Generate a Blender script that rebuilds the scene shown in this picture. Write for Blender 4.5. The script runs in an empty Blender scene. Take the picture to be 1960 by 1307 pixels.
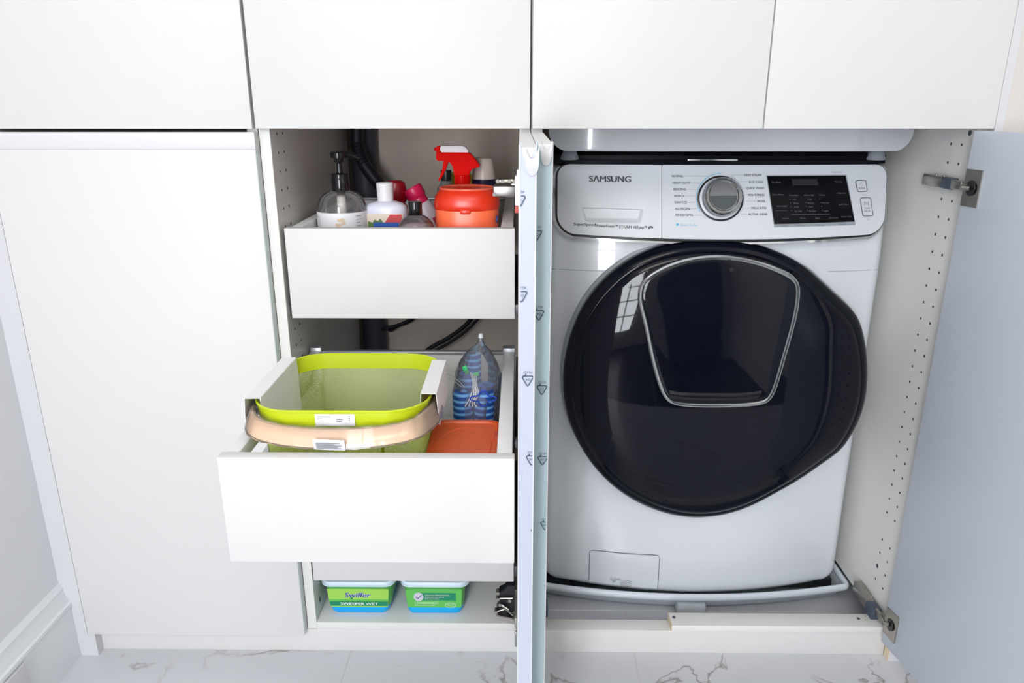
import bpy, bmesh, math, random
from mathutils import Vector, Matrix
random.seed(7)
C = bpy.context.scene.collection
S = bpy.context.scene
PI = math.pi

# ------------------------------------------------------------------ camera, light, exposure
cam = bpy.data.cameras.new('camera'); camo = bpy.data.objects.new('camera', cam); C.objects.link(camo)
cam.sensor_width = 36.0; cam.lens = 36.0 * 1420.0 / 1960.0; cam.clip_start = 0.02
PITCH, YAW = 0.30873, 0.01008
fw = Vector((-math.sin(YAW) * math.cos(PITCH), math.cos(YAW) * math.cos(PITCH), -math.sin(PITCH)))
camo.location = (-0.01837, -1.28984, 1.09666)
camo.rotation_euler = fw.to_track_quat('-Z', 'Y').to_euler()
S.camera = camo

w = bpy.data.worlds.new('world'); S.world = w; w.use_nodes = True
w.node_tree.nodes['Background'].inputs[0].default_value = (0.75, 0.87, 1.0, 1)
w.node_tree.nodes['Background'].inputs[1].default_value = 1.0

def area(name, loc, target, sx, sy, energy, col):
    l = bpy.data.lights.new(name, 'AREA'); l.shape = 'RECTANGLE'; l.size = sx; l.size_y = sy
    l.energy = energy; l.color = col
    o = bpy.data.objects.new(name, l); C.objects.link(o); o.location = loc
    o.rotation_euler = (Vector(target) - Vector(loc)).to_track_quat('-Z', 'Y').to_euler()
    return o
area('window_daylight', (-0.55, -3.02, 1.28), (-0.3, 0, 1.0), 0.58, 1.80, 47, (0.925, 0.945, 1.0))
area('ceiling_lamp_light', (-0.15, -2.0, 2.56), (-0.1, -1.3, 0), 1.1, 1.1, 13, (1.0, 0.93, 0.83))
vs = S.view_settings
vs.view_transform = 'Standard'; vs.look = 'None'; vs.gamma = 1.0; vs.use_curve_mapping = False
vs.exposure = 0.47
S.cycles.max_bounces = 8; S.cycles.diffuse_bounces = 5; S.cycles.transparent_max_bounces = 16
S.cycles.sample_clamp_indirect = 4.0

# ------------------------------------------------------------------ materials
def lin(c):
    return tuple((v / 12.92 if v <= 0.04045 else ((v + 0.055) / 1.055) ** 2.4) for v in c)
def rgb(r, g, b): return lin((r / 255, g / 255, b / 255)) + (1,)
MATS = {}
def mat(name, col, rough=0.45, metal=0.0, coat=0.0, noise=0.0, nscale=60, bump=0.0, trans=0.0, alpha=1.0, sss=0.0, ior=None):
    if name in MATS: return MATS[name]
    m = bpy.data.materials.new(name); m.use_nodes = True; nt = m.node_tree
    b = nt.nodes['Principled BSDF']; b.inputs['Base Color'].default_value = col
    b.inputs['Roughness'].default_value = rough; b.inputs['Metallic'].default_value = metal
    b.inputs['Coat Weight'].default_value = coat; b.inputs['Coat Roughness'].default_value = 0.03
    b.inputs['Transmission Weight'].default_value = trans; b.inputs['Alpha'].default_value = alpha
    if ior: b.inputs['IOR'].default_value = ior
    tc = nt.nodes.new('ShaderNodeTexCoord'); n = nt.nodes.new('ShaderNodeTexNoise')
    n.inputs['Scale'].default_value = nscale; n.inputs['Detail'].default_value = 4
    nt.links.new(tc.outputs['Object'], n.inputs['Vector'])
    if noise > 0:
        mx = nt.nodes.new('ShaderNodeMix'); mx.data_type = 'RGBA'
        mx.inputs[6].default_value = tuple(c * (1 - noise) for c in col[:3]) + (1,)
        mx.inputs[7].default_value = tuple(min(1, c * (1 + noise)) for c in col[:3]) + (1,)
        nt.links.new(n.outputs['Fac'], mx.inputs[0]); nt.links.new(mx.outputs[2], b.inputs['Base Color'])
    if bump > 0:
        bp = nt.nodes.new('ShaderNodeBump'); bp.inputs['Strength'].default_value = bump
        bp.inputs['Distance'].default_value = 0.001
        nt.links.new(n.outputs['Fac'], bp.inputs['Height']); nt.links.new(bp.outputs[0], b.inputs['Normal'])
    MATS[name] = m
    return m
def film_mat(name, tint, rough=0.08, body=0.06):
    if name in MATS: return MATS[name]
    m = bpy.data.materials.new(name); m.use_nodes = True; nt = m.node_tree
    for n in list(nt.nodes): nt.nodes.remove(n)
    out = nt.nodes.new('ShaderNodeOutputMaterial')
    tr = nt.nodes.new('ShaderNodeBsdfTransparent'); tr.inputs[0].default_value = tint
    gl = nt.nodes.new('ShaderNodeBsdfGlossy'); gl.inputs['Roughness'].default_value = rough
    df = nt.nodes.new('ShaderNodeBsdfDiffuse'); df.inputs[0].default_value = (0.9, 0.9, 0.92, 1)
    lw = nt.nodes.new('ShaderNodeFresnel'); lw.inputs['IOR'].default_value = 1.5
    tc = nt.nodes.new('ShaderNodeTexCoord'); n = nt.nodes.new('ShaderNodeTexNoise'); n.inputs['Scale'].default_value = 55
    bp = nt.nodes.new('ShaderNodeBump'); bp.inputs['Strength'].default_value = 0.12; bp.inputs['Distance'].default_value = 0.002
    nt.links.new(tc.outputs['Object'], n.inputs['Vector']); nt.links.new(n.outputs['Fac'], bp.inputs['Height'])
    nt.links.new(bp.outputs[0], gl.inputs['Normal'])
    m1 = nt.nodes.new('ShaderNodeMixShader'); m1.inputs[0].default_value = body
    m2 = nt.nodes.new('ShaderNodeMixShader')
    nt.links.new(tr.outputs[0], m1.inputs[1]); nt.links.new(df.outputs[0], m1.inputs[2])
    nt.links.new(lw.outputs[0], m2.inputs[0]); nt.links.new(m1.outputs[0], m2.inputs[1]); nt.links.new(gl.outputs[0], m2.inputs[2])
    nt.links.new(m2.outputs[0], out.inputs[0]); MATS[name] = m
    return m
def marble():
    m = bpy.data.materials.new('marble_tile'); m.use_nodes = True; nt = m.node_tree; L = nt.links.new
    b = nt.nodes['Principled BSDF']; b.inputs['Roughness'].default_value = 0.3
    tc = nt.nodes.new('ShaderNodeTexCoord')
    n1 = nt.nodes.new('ShaderNodeTexNoise'); n1.inputs['Scale'].default_value = 3.1; n1.inputs['Detail'].default_value = 6
    n1.inputs['Distortion'].default_value = 0.9; L(tc.outputs['Object'], n1.inputs['Vector'])
    s = nt.nodes.new('ShaderNodeMath'); s.operation = 'SUBTRACT'; s.inputs[1].default_value = 0.5; L(n1.outputs['Fac'], s.inputs[0])
    a = nt.nodes.new('ShaderNodeMath'); a.operation = 'ABSOLUTE'; L(s.outputs[0], a.inputs[0])
    r = nt.nodes.new('ShaderNodeValToRGB'); r.color_ramp.elements[0].position = 0.0; r.color_ramp.elements[0].color = (1, 1, 1, 1)
    r.color_ramp.elements[1].position = 0.012; r.color_ramp.elements[1].color = (0, 0, 0, 1); L(a.outputs[0], r.inputs[0])
    n2 = nt.nodes.new('ShaderNodeTexNoise'); n2.inputs['Scale'].default_value = 4.5; n2.inputs['Detail'].default_value = 5; L(tc.outputs['Object'], n2.inputs['Vector'])
    r2 = nt.nodes.new('ShaderNodeValToRGB'); r2.color_ramp.elements[0].position = 0.46; r2.color_ramp.elements[1].position = 0.6; L(n2.outputs['Fac'], r2.inputs[0])
    mu = nt.nodes.new('ShaderNodeMath'); mu.operation = 'MULTIPLY'; L(r.outputs[0], mu.inputs[0]); L(r2.outputs[0], mu.inputs[1])
    n3 = nt.nodes.new('ShaderNodeTexNoise'); n3.inputs['Scale'].default_value = 2.0; L(tc.outputs['Object'], n3.inputs['Vector'])
    base = nt.nodes.new('ShaderNodeMix'); base.data_type = 'RGBA'; base.inputs[6].default_value = rgb(196, 198, 204); base.inputs[7].default_value = rgb(214, 215, 219)
    L(n3.outputs['Fac'], base.inputs[0])
    mx = nt.nodes.new('ShaderNodeMix'); mx.data_type = 'RGBA'; mx.inputs[7].default_value = rgb(150, 142, 138)
    L(mu.outputs[0], mx.inputs[0]); L(base.outputs[2], mx.inputs[6]); L(mx.outputs[2], b.inputs['Base Color'])
    return m

WHITE = mat('white_melamine', rgb(226, 225, 221), 0.38, bump=0.03, nscale=300)
DOORW = mat('white_door_foil', rgb(217, 216, 214), 0.5, bump=0.02, nscale=200)
FILM = mat('protective_film', rgb(186, 191, 207), 0.32)
FILMB = mat('protective_film_shade', rgb(176, 198, 206), 0.32)
CURL = mat('curled_white_film', rgb(216, 216, 218), 0.45)
CEIL = mat('ceiling_paint', rgb(240, 238, 234), 0.8, noise=0.02, nscale=6)
WALLM = mat('wall_paint', rgb(220, 222, 226), 0.7, noise=0.02, nscale=8)
WALLR = mat('room_wall_paint', rgb(236, 233, 228), 0.8, noise=0.03, nscale=5)
BACKW = mat('back_wall_paint', rgb(238, 224, 210), 0.8, noise=0.05, nscale=9)
TRIMW = mat('trim_paint', rgb(207, 207, 210), 0.45)
MDF = mat('raw_board_edge', rgb(226, 208, 178), 0.8, noise=0.06)
GROUT = mat('grout', rgb(205, 203, 200), 0.9, noise=0.05)
MARBLE = marble()
ENAMEL = mat('white_enamel', rgb(213, 217, 222), 0.16, coat=0.6)
PANELM = mat('panel_plastic', rgb(214, 218, 223), 0.3)
PRINT = mat('grey_print', rgb(92, 98, 108), 0.5)
LOGO = mat('logo_print', rgb(62, 66, 74), 0.4)
BLUEP = mat('blue_print', rgb(70, 175, 215), 0.5)
CHROME = mat('chrome', rgb(200, 203, 206), 0.12, 1.0)
STEEL = mat('nickel_steel', rgb(172, 168, 160), 0.32, 1.0, noise=0.05)
BLACKG = mat('black_glass', rgb(9, 12, 24), 0.04, ior=1.36)
RINGM = mat('door_ring_plastic', rgb(12, 15, 26), 0.12, ior=1.33)
BLACKP = mat('black_plastic', rgb(26, 28, 33), 0.35)
DARKP = mat('dark_grey_plastic', rgb(66, 76, 92), 0.4)
GREYP = mat('grey_plastic', rgb(150, 158, 164), 0.4)
DRAWM = mat('drawer_metal_white', rgb(222, 222, 222), 0.4, noise=0.02)
BAND = mat('satin_grey_rail', rgb(190, 192, 196), 0.35, 0.6)
LIME = mat('lime_enamel', rgb(198, 214, 30), 0.35, coat=0.2)
LIMED = mat('lime_mesh_wire', rgb(200, 215, 112), 0.4)
WOOD = mat('pale_bent_wood', rgb(232, 200, 168), 0.5, noise=0.06, nscale=20, coat=0.3)
CARD = mat('white_card', rgb(240, 239, 238), 0.8, noise=0.02)
ORANGE = mat('orange_plastic', rgb(226, 96, 40), 0.35)
CLEAR = film_mat('clear_plastic_film', (0.98, 0.98, 0.99, 1), 0.1, 0.11)
LPRINT = mat('light_print', rgb(130, 134, 142), .6)
CLEARB = film_mat('clear_bottle_plastic', (0.93, 0.93, 0.94, 1), 0.05, 0.05)
LABELW = mat('white_label', rgb(236, 236, 238), 0.5)
WHITEP = mat('white_bottle_plastic', rgb(226, 228, 242), 0.3)
CAPW = mat('white_cap', rgb(238, 238, 240), 0.35)

# ------------------------------------------------------------------ helpers
class MB:
    def __init__(s): s.v = []; s.f = []
    def add(s, vs, fs):
        o = len(s.v); s.v += [tuple(v) for v in vs]; s.f += [tuple(i + o for i in f) for f in fs]; return s
    def from_bm(s, bm):
        bm.verts.index_update(); s.add([v.co[:] for v in bm.verts], [[v.index for v in f.verts] for f in bm.faces]); bm.free(); return s
    def box(s, x0, x1, y0, y1, z0, z1, bev=0.0, rot=None, piv=None, seg=2):
        bm = bmesh.new(); bmesh.ops.create_cube(bm, size=1)
        for v in bm.verts:
            v.co = Vector(((x0 + x1) / 2 + v.co.x * abs(x1 - x0), (y0 + y1) / 2 + v.co.y * abs(y1 - y0), (z0 + z1) / 2 + v.co.z * abs(z1 - z0)))
        if bev > 0: bmesh.ops.bevel(bm, geom=bm.edges[:], offset=bev, segments=seg, affect='EDGES', profile=0.5)
        if rot is not None:
            p = Vector(piv if piv else ((x0 + x1) / 2, (y0 + y1) / 2, (z0 + z1) / 2))
            for v in bm.verts: v.co = rot @ (v.co - p) + p
        return s.from_bm(bm)
    def lathe(s, prof, cx, cy, n=32, sy=1.0, rot=None, piv=None, sq=2.0):
        """prof: list of (r, z) bottom to top; sq = superellipse power"""
        vs, fs = [], []
        for r, z in prof:
            for i in range(n):
                a = 2 * PI * i / n; c, d = math.cos(a), math.sin(a)
                k = (abs(c) ** sq + abs(d) ** sq) ** (-1 / sq)
                p = Vector((cx + r * c * k, cy + r * d * k * sy, z))
                if rot is not None: p = rot @ (p - Vector(piv)) + Vector(piv)
                vs.append(p)
        m = len(prof)
        for j in range(m - 1):
            for i in range(n):
                fs.append((j * n + i, j * n + (i + 1) % n, (j + 1) * n + (i + 1) % n, (j + 1) * n + i))
        fs.append(tuple(range(n - 1, -1, -1))); fs.append(tuple((m - 1) * n + i for i in range(n)))
        return s.add(vs, fs)
    def tube(s, pts, r, n=8, closed=False, flat=None):
        pts = [Vector(p) for p in pts]; m = len(pts); vs, fs = [], []
        up = None
        for i, p in enumerate(pts):
            a = pts[(i - 1) % m] if (closed or i > 0) else p; b = pts[(i + 1) % m] if (closed or i < m - 1) else p
            t = (b - a).normalized()
            if up is None:
                up = Vector((0, 0, 1)) if abs(t.z) < 0.9 else Vector((1, 0, 0))
            u = (up - t * up.dot(t)).normalized(); up = u; q = t.cross(u)
            rr = r[i] if isinstance(r, (list, tuple)) else r
            ru, rq = (rr, rr) if flat is None else (flat[0], flat[1])
            for k in range(n):
                an = 2 * PI * k / n; vs.append(p + u * (math.cos(an) * ru) + q * (math.sin(an) * rq))
        rng = m if closed else m - 1
        for i in range(rng):
            for k in range(n):
                j = (i + 1) % m; fs.append((i * n + k, i * n + (k + 1) % n, j * n + (k + 1) % n, j * n + k))
        if not closed:
            fs.append(tuple(range(n - 1, -1, -1))); fs.append(tuple((m - 1) * n + k for k in range(n)))
        return s.add(vs, fs)
    def prism(s, poly, y0, y1, bev=0.0):
        """poly: (x,z) outline extruded along y"""
        bm = bmesh.new(); vs = [bm.verts.new((x, y0, z)) for x, z in poly]; f = bm.faces.new(vs)
        r = bmesh.ops.extrude_face_region(bm, geom=[f])
        for e in r['geom']:
            if isinstance(e, bmesh.types.BMVert): e.co.y = y1
        bmesh.ops.recalc_face_normals(bm, faces=bm.faces[:])
        if bev > 0: bmesh.ops.bevel(bm, geom=bm.edges[:], offset=bev, segments=2, affect='EDGES', clamp_overlap=True)
        return s.from_bm(bm)
    def sheet(s, P, us, vs_, thick=0.002, d=(0, 1, 0)):
        d = Vector(d) * thick; nu, nv = len(us), len(vs_)
        A = [Vector(P(u, v)) for u in us for v in vs_]; B = [a + d for a in A]
        fs = []
        def I(i, j, b=0): return b * nu * nv + i * nv + j
        for i in range(nu - 1):
            for j in range(nv - 1):
                fs.append((I(i, j), I(i + 1, j), I(i + 1, j + 1), I(i, j + 1)))
                fs.append((I(i, j, 1), I(i, j + 1, 1), I(i + 1, j + 1, 1), I(i + 1, j, 1)))
        for i in range(nu - 1):
            fs.append((I(i, 0), I(i, 0, 1), I(i + 1, 0, 1), I(i + 1, 0))); fs.append((I(i, nv - 1), I(i + 1, nv - 1), I(i + 1, nv - 1, 1), I(i, nv - 1, 1)))
        for j in range(nv - 1):
            fs.append((I(0, j), I(0, j + 1), I(0, j + 1, 1), I(0, j, 1))); fs.append((I(nu - 1, j), I(nu - 1, j, 1), I(nu - 1, j + 1, 1), I(nu - 1, j + 1)))
        return s.add(A + B, fs)

ORG = {}
def part(name, mb, m, parent=None, smooth=True, angle=35, label=None, kind=None):
    me = bpy.data.meshes.new(name); me.from_pydata(mb.v, [], mb.f)
    bm = bmesh.new(); bm.from_mesh(me); bmesh.ops.remove_doubles(bm, verts=bm.verts[:], dist=1e-6)
    bmesh.ops.recalc_face_normals(bm, faces=bm.faces[:])
    if smooth:
        for f in bm.faces: f.smooth = True
        for e in bm.edges:
            if len(e.link_faces) == 2 and e.calc_face_angle(0) > math.radians(angle): e.smooth = False
    bm.to_mesh(me); bm.free()
    me.materials.append(m)
    o = bpy.data.objects.new(name, me); C.objects.link(o)
    base = Vector((0, 0, 0))
    if parent is not None:
        base = ORG[parent.name]; o.parent = parent
        me.transform(Matrix.Translation(-base))
    ORG[o.name] = base
    if label: o['label'] = label
    if kind: o['kind'] = kind
    return o
def thing(name, label, cat, loc, group=None):
    o = bpy.data.objects.new(name, None); C.objects.link(o); o.location = loc; o.empty_display_size = 0.05
    ORG[o.name] = Vector(loc); o['label'] = label; o['category'] = cat
    if group: o['group'] = group
    return o
def solo(name, mb, m, label, cat, group=None, **k):
    o = part(name, mb, m, None, **k); o['label'] = label; o['category'] = cat
    # origin to base centre
    me = o.data; xs = [v.co for v in me.vertices]
    c = Vector(((min(v.x for v in xs) + max(v.x for v in xs)) / 2, (min(v.y for v in xs) + max(v.y for v in xs)) / 2, min(v.z for v in xs)))
    me.transform(Matrix.Translation(-c)); o.location = c; ORG[o.name] = c
    if group: o['group'] = group
    return o
def struct(name, mb, m, parent=None, **k):
    o = part(name, mb, m, parent, **k)
    if parent is None: o['kind'] = 'structure'
    return o
_tc = {}
def text2d(s, size):
    key = s
    if key not in _tc:
        cu = bpy.data.curves.new('t', 'FONT'); cu.body = s; cu.size = 1.0; cu.resolution_u = 3
        o = bpy.data.objects.new('t', cu); C.objects.link(o)
        dg = bpy.context.evaluated_depsgraph_get(); me = bpy.data.meshes.new_from_object(o.evaluated_get(dg))
        _tc[key] = ([(v.co.x, v.co.y) for v in me.vertices], [tuple(p.vertices) for p in me.polygons])
        bpy.data.objects.remove(o); bpy.data.curves.remove(cu); bpy.data.meshes.remove(me)
    v, f = _tc[key]
    return [(x * size, y * size) for x, y in v], f
def put_text(mb, s, size, fn, width=None, align='l', slant=0.0, bold=0.0):
    """fn(a, b) -> 3D point, a right, b up from the anchor on the baseline"""
    v, f = text2d(s, size)
    if not v: return
    x0 = min(p[0] for p in v); x1 = max(p[0] for p in v)
    k = (width / (x1 - x0)) if width else 1.0
    wd = (x1 - x0) * k; off = {'l': 0, 'c': -wd / 2, 'r': -wd}[align]
    for q in ((0.0,) if bold == 0 else (-bold, 0.0, bold)):
        mb.add([fn((x - x0) * k + off + slant * y + q, y + q * 0.3) for x, y in v], f)
def lerp(a, b, t): return a + (b - a) * t
def ls(a, b, n): return [a + (b - a) * i / (n - 1) for i in range(n)]

# ------------------------------------------------------------------ the room
LW = -0.9475
fl = struct('floor', MB().box(-1.0, 1.4, -3.1, 0.7, -0.03, -0.0008), GROUT)
TX, TY = 0.595, 0.30
tiles = {}
row = 0
ys = 0.135
for r in range(-4, 2):
    y0 = ys + r * TY; y1 = y0 + TY
    offx = 0.225 if r % 2 else 0.5245
    k0 = int(math.floor((-0.95 - offx) / TX))
    for k in range(k0, k0 + 6):
        x0 = offx + k * TX; x1 = x0 + TX
        a, b = max(x0, -0.947), min(x1, 1.35); c, d = max(y0, -1.05), min(y1, 0.64)
        if b - a < 0.02 or d - c < 0.02: continue
        part('tile', MB().box(a + 0.0012, b - 0.0012, c + 0.0012, d - 0.0012, -0.012, 0.0, 0.0008, seg=1), MARBLE, fl)
PLANK = mat('dark_plank', rgb(46, 38, 34), 0.35, noise=0.25, nscale=12)
for k in range(14):
    x0 = LW + 0.165 * k; part('plank', MB().box(x0 + 0.001, min(x0 + 0.164, 1.35), -3.1, -1.055, -0.012, 0.0, 0.001, seg=1), PLANK, fl)
struct('ceiling', MB().box(-1.0, 1.4, -3.1, 0.7, 2.6, 2.65), CEIL)
struct('wall_left', MB().box(-1.05, LW, -3.1, 0.7, 0, 2.6), WALLM)
struct('wall_right', MB().box(1.35, 1.45, -3.1, 0.7, 0, 2.6), WALLR)
struct('wall_back', MB().box(LW, 1.35, 0.64, 0.74, 0, 2.6), BACKW)
# wall behind the camera with the window opening
wf = MB()
wf.box(LW, -0.86, -3.2, -3.1, 0, 2.6); wf.box(-0.24, 1.35, -3.2, -3.1, 0, 2.6)
wf.box(-0.86, -0.24, -3.2, -3.1, 0, 0.36); wf.box(-0.86, -0.24, -3.2, -3.1, 2.28, 2.6)
struct('wall_front', wf, WALLR)
win = MB()
for x in (-0.85, -0.55, -0.25): win.box(x - 0.015, x + 0.015, -3.02, -2.99, 0.34, 2.30, 0.004)
for z in (0.36, 0.74, 1.12, 1.50, 1.88, 2.28): win.box(-0.86, -0.24, -3.015, -2.995, z - 0.015, z + 0.015, 0.004)
w1 = struct('window_1', win, TRIMW)
# entrance door behind the camera on the right
dr = struct('door_1', MB().box(0.45, 1.25, -3.1, -3.05, 0.01, 2.05, 0.004), mat('teal_grey_door', rgb(84, 112, 118), 0.5))
for x0 in (0.52, 0.89):
    for z0, z1 in ((0.2, 0.85), (1.0, 1.85)):
        part('panel', MB().box(x0, x0 + 0.28, -3.052, -3.04, z0, z1, 0.008), MATS['teal_grey_door'], dr)
part('handle', MB().tube([(0.49, -3.05, 0.95), (0.49, -3.0, 0.95), (0.60, -3.0, 0.95)], 0.009), STEEL, dr)
# left baseboard with its stepped moulding
pf = [(-0.9475, 0.0), (-0.932, 0.0), (-0.932, 0.120), (-0.9295, 0.124), (-0.9295, 0.131), (-0.9335, 0.134), (-0.938, 0.148), (-0.9405, 0.158), (-0.9405, 0.165), (-0.944, 0.170), (-0.9475, 0.177)]
bb = MB(); n = len(pf)
Y0, Y1 = -3.05, -0.0196
bb.add([(x, Y0, z) for x, z in pf] + [(x, Y1, z) for x, z in pf], [tuple(range(n)), tuple(range(2 * n - 1, n - 1, -1))] + [(i, (i + 1) % n, (i + 1) % n + n, i + n) for i in range(n)])
struct('baseboard_left', bb, mat('baseboard_paint', rgb(222, 225, 228), 0.4), angle=25)
# short raised block on the baseboard at the left of the picture
pb = MB(); pb.box(-0.932, -0.926, -0.40, -0.172, 0.0, 0.1185, 0.002)
struct('trim_3', pb, TRIMW)
# vertical filler boards left and right of the cabinets
t1 = MB().prism([(-0.9482 + .0007, 0.178), (-0.9482 + .0007, 2.6), (-0.9100, 2.6), (-0.9100, 0.0528), (-0.8955, 0.0528), (-0.8955, 0.0), (-0.9322, 0.0), (-0.9322, 0.1312), (-0.9297, 0.1300), (-0.9340, 0.134), (-0.9386, 0.148), (-0.9410, 0.158), (-0.9410, 0.165), (-0.9445, 0.170)][::-1], -0.0195, 0.0)
struct('trim_1', t1, TRIMW)
t2 = MB().prism([(0.7475, 0.0), (0.7725, 0.0), (0.7725, 2.6), (0.7588, 2.6), (0.7588, 0.0535), (0.7475, 0.0535)], -0.0195, 0.0)
struct('trim_2', t2, TRIMW)
part('raw_edge', MB().box(0.7466, 0.7475, -0.0193, -0.0002, 0.0, 0.0530), MDF, bpy.data.objects['trim_2'])
struct('trim_4', MB().box(0.7727, 1.35, -0.0185, 0.03, 0.0, 2.6, 0.001), mat('warm_wall_paint', rgb(206, 201, 195), 0.7))

# ------------------------------------------------------------------ cabinet shells
DEP = 0.575
HB = 0.0545           # underside of the cabinet boxes
def panel_z(x0, x1, y0=0.0, y1=DEP, z0=HB, z1=2.44): return MB().box(x0, x1, y0, y1, z0, z1, 0.0006, seg=1)
LB, UB, UT = 0.053, 1.0594, 2.43
lcab = thing('tall_cabinet', 'closed white tall cabinet unit on the left beside the baseboard', 'cabinet', (-0.686, 0.28, HB))
part('side_panel', panel_z(-0.9135, -0.8945), WHITE, lcab); part('side_panel', panel_z(-0.4765, -0.4585), WHITE, lcab)
part('bottom_panel', MB().box(-0.894, -0.477, 0.001, DEP, HB, 0.0715), WHITE, lcab)
part('fixed_shelf', MB().box(-0.894, -0.477, 0.03, DEP, 1.02, 1.038), WHITE, lcab)
part('door', MB().box(-0.9095, -0.4605, -0.0195, -0.0005, UB - 0.0005, UT, 0.0008), DOORW, lcab)
d = part('door', MB().box(-0.9095, -0.4595, -0.0195, -0.0005, LB - .0005, 1.0535, 0.0008), DOORW, lcab)
part('edge_strip', MB().box(-0.9100, -0.4578, -0.0210, -0.0195, 1.0262, 1.0538, 0.0004).box(-0.4595, -0.4582, -0.0195, -0.004, 1.0262, 1.0538), CURL, d)
part('film', MB().box(-0.4595, -0.4588, -0.0185, -0.0015, 0.06, 1.026), mat('film_grey_green', rgb(196, 208, 208), 0.35), d)

mcab = thing('tall_cabinet', 'open white tall cabinet unit in the middle holding the three inner drawers', 'cabinet', (-0.2285, 0.28, HB))
msl = part('side_panel', panel_z(-0.4570, -0.4385), WHITE, mcab); msr = part('side_panel', panel_z(-0.0190, -0.0006), WHITE, mcab)
part('bottom_panel', MB().box(-0.4385, -0.019, 0.0, DEP, HB - .001, 0.0705, 0.0006), WHITE, mcab)
part('fixed_shelf', MB().box(-0.4385, -0.019, 0.0, 0.515, 1.068, 1.086), WHITE, mcab)
part('door', MB().box(-0.4552, -0.0020, -0.0195, -0.0005, UB, UT, 0.0008), DOORW, mcab)

rcab = thing('tall_cabinet', 'wide white tall cabinet unit around the washing machine', 'cabinet', (0.381, 0.28, 0.0555))
rsl = part('side_panel', panel_z(0.0006, 0.0195), WHITE, rcab); rsr = part('side_panel', panel_z(0.7425, 0.7615), WHITE, rcab)
part('door', MB().box(0.0022, 0.3800, -0.0195, -0.0005, UB, UT, 0.0008), DOORW, rcab)
part('door', MB().box(0.3822, 0.7584, -0.0195, -0.0005, UB, UT, 0.0008), DOORW, rcab)
part('bottom_rail', MB().box(0.3000, 0.7420, -0.0035, 0.0375, 0.0556, 0.0712, 0.0008).box(.302, .74, 0, .03, .054, .0556), WHITE, rcab)
part('raw_edge', MB().box(0.2990, 0.3000, -0.0033, 0.0373, 0.0557, 0.0710), MDF, rcab)
for x in (0.3085, 0.694):
    part('screw', MB().lathe([(0.0036, 0.0712), (0.0036, 0.0718), (0.0022, 0.0720)], x, 0.022, 12), DARKP, rcab)
part('drill_hole', MB().lathe([(0.0016, 0.0711), (0.0014, 0.0715)], 0.707, 0.018, 10), mat('rust', rgb(190, 130, 60), .8), rcab)

# plinth board along the floor under all units
pl = thing('plinth_board', 'long white plinth board on the marble floor under the cabinets', 'plinth', (-0.075, 0.017, 0.0))
part('board', MB().box(-0.8955, 0.7460, 0.0, 0.034, 0.0, 0.0534, 0.0006), DOORW, pl)
part('packer', MB().box(0.020, 0.3, 0.0005, 0.034, 0.0534, 0.0552, 0.0004), WHITE, pl)

# shelf pin holes: small dark drillings in two rows
HOLE = mat('drill_hole_dark', rgb(70, 64, 60), 0.9)
def holes(xs, d, rows, zs, parent, r=0.0026):
    mb = MB()
    for y in rows:
        for z in zs:
            k = 10; vs = []
            for q in (0, 1):
                vs += [(xs + d * 0.00025 * (1 - q) + (-d) * 0.002 * q, y + math.cos(2 * PI * i / k) * r, z + math.sin(2 * PI * i / k) * r) for i in range(k)]
            mb.add(vs, [tuple(range(k))] + [(i, (i + 1) % k, (i + 1) % k + k, i + k) for i in range(k)])
    part('pin_holes', mb, HOLE, parent, kind='stuff')
zall = [1.0310 - 0.032 * i for i in range(29)]
holes(0.7425, -1, (0.037, 0.0705), [z for i, z in enumerate(zall) if i not in (2, 24)] , rsr)
part('cam_hole', MB().tube([(0.7422, 0.0195, 1.0515), (0.7435, 0.0195, 1.0515)], 0.0048, 12), BLACKP, rsr)
part('cam_hole', MB().tube([(0.7422, 0.0720, 0.1655), (0.7435, 0.0720, 0.1655)], 0.0046, 12), BLACKP, rsr)
holes(-0.4385, 1, (0.037, 0.070), [z + 0.018 for z in zall], msl, 0.0024)
part('cam_hole', MB().box(-0.4387, -0.4380, 0.034, 0.041, 0.093, 0.104, 0.0005), BLACKP, msl)

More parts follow.
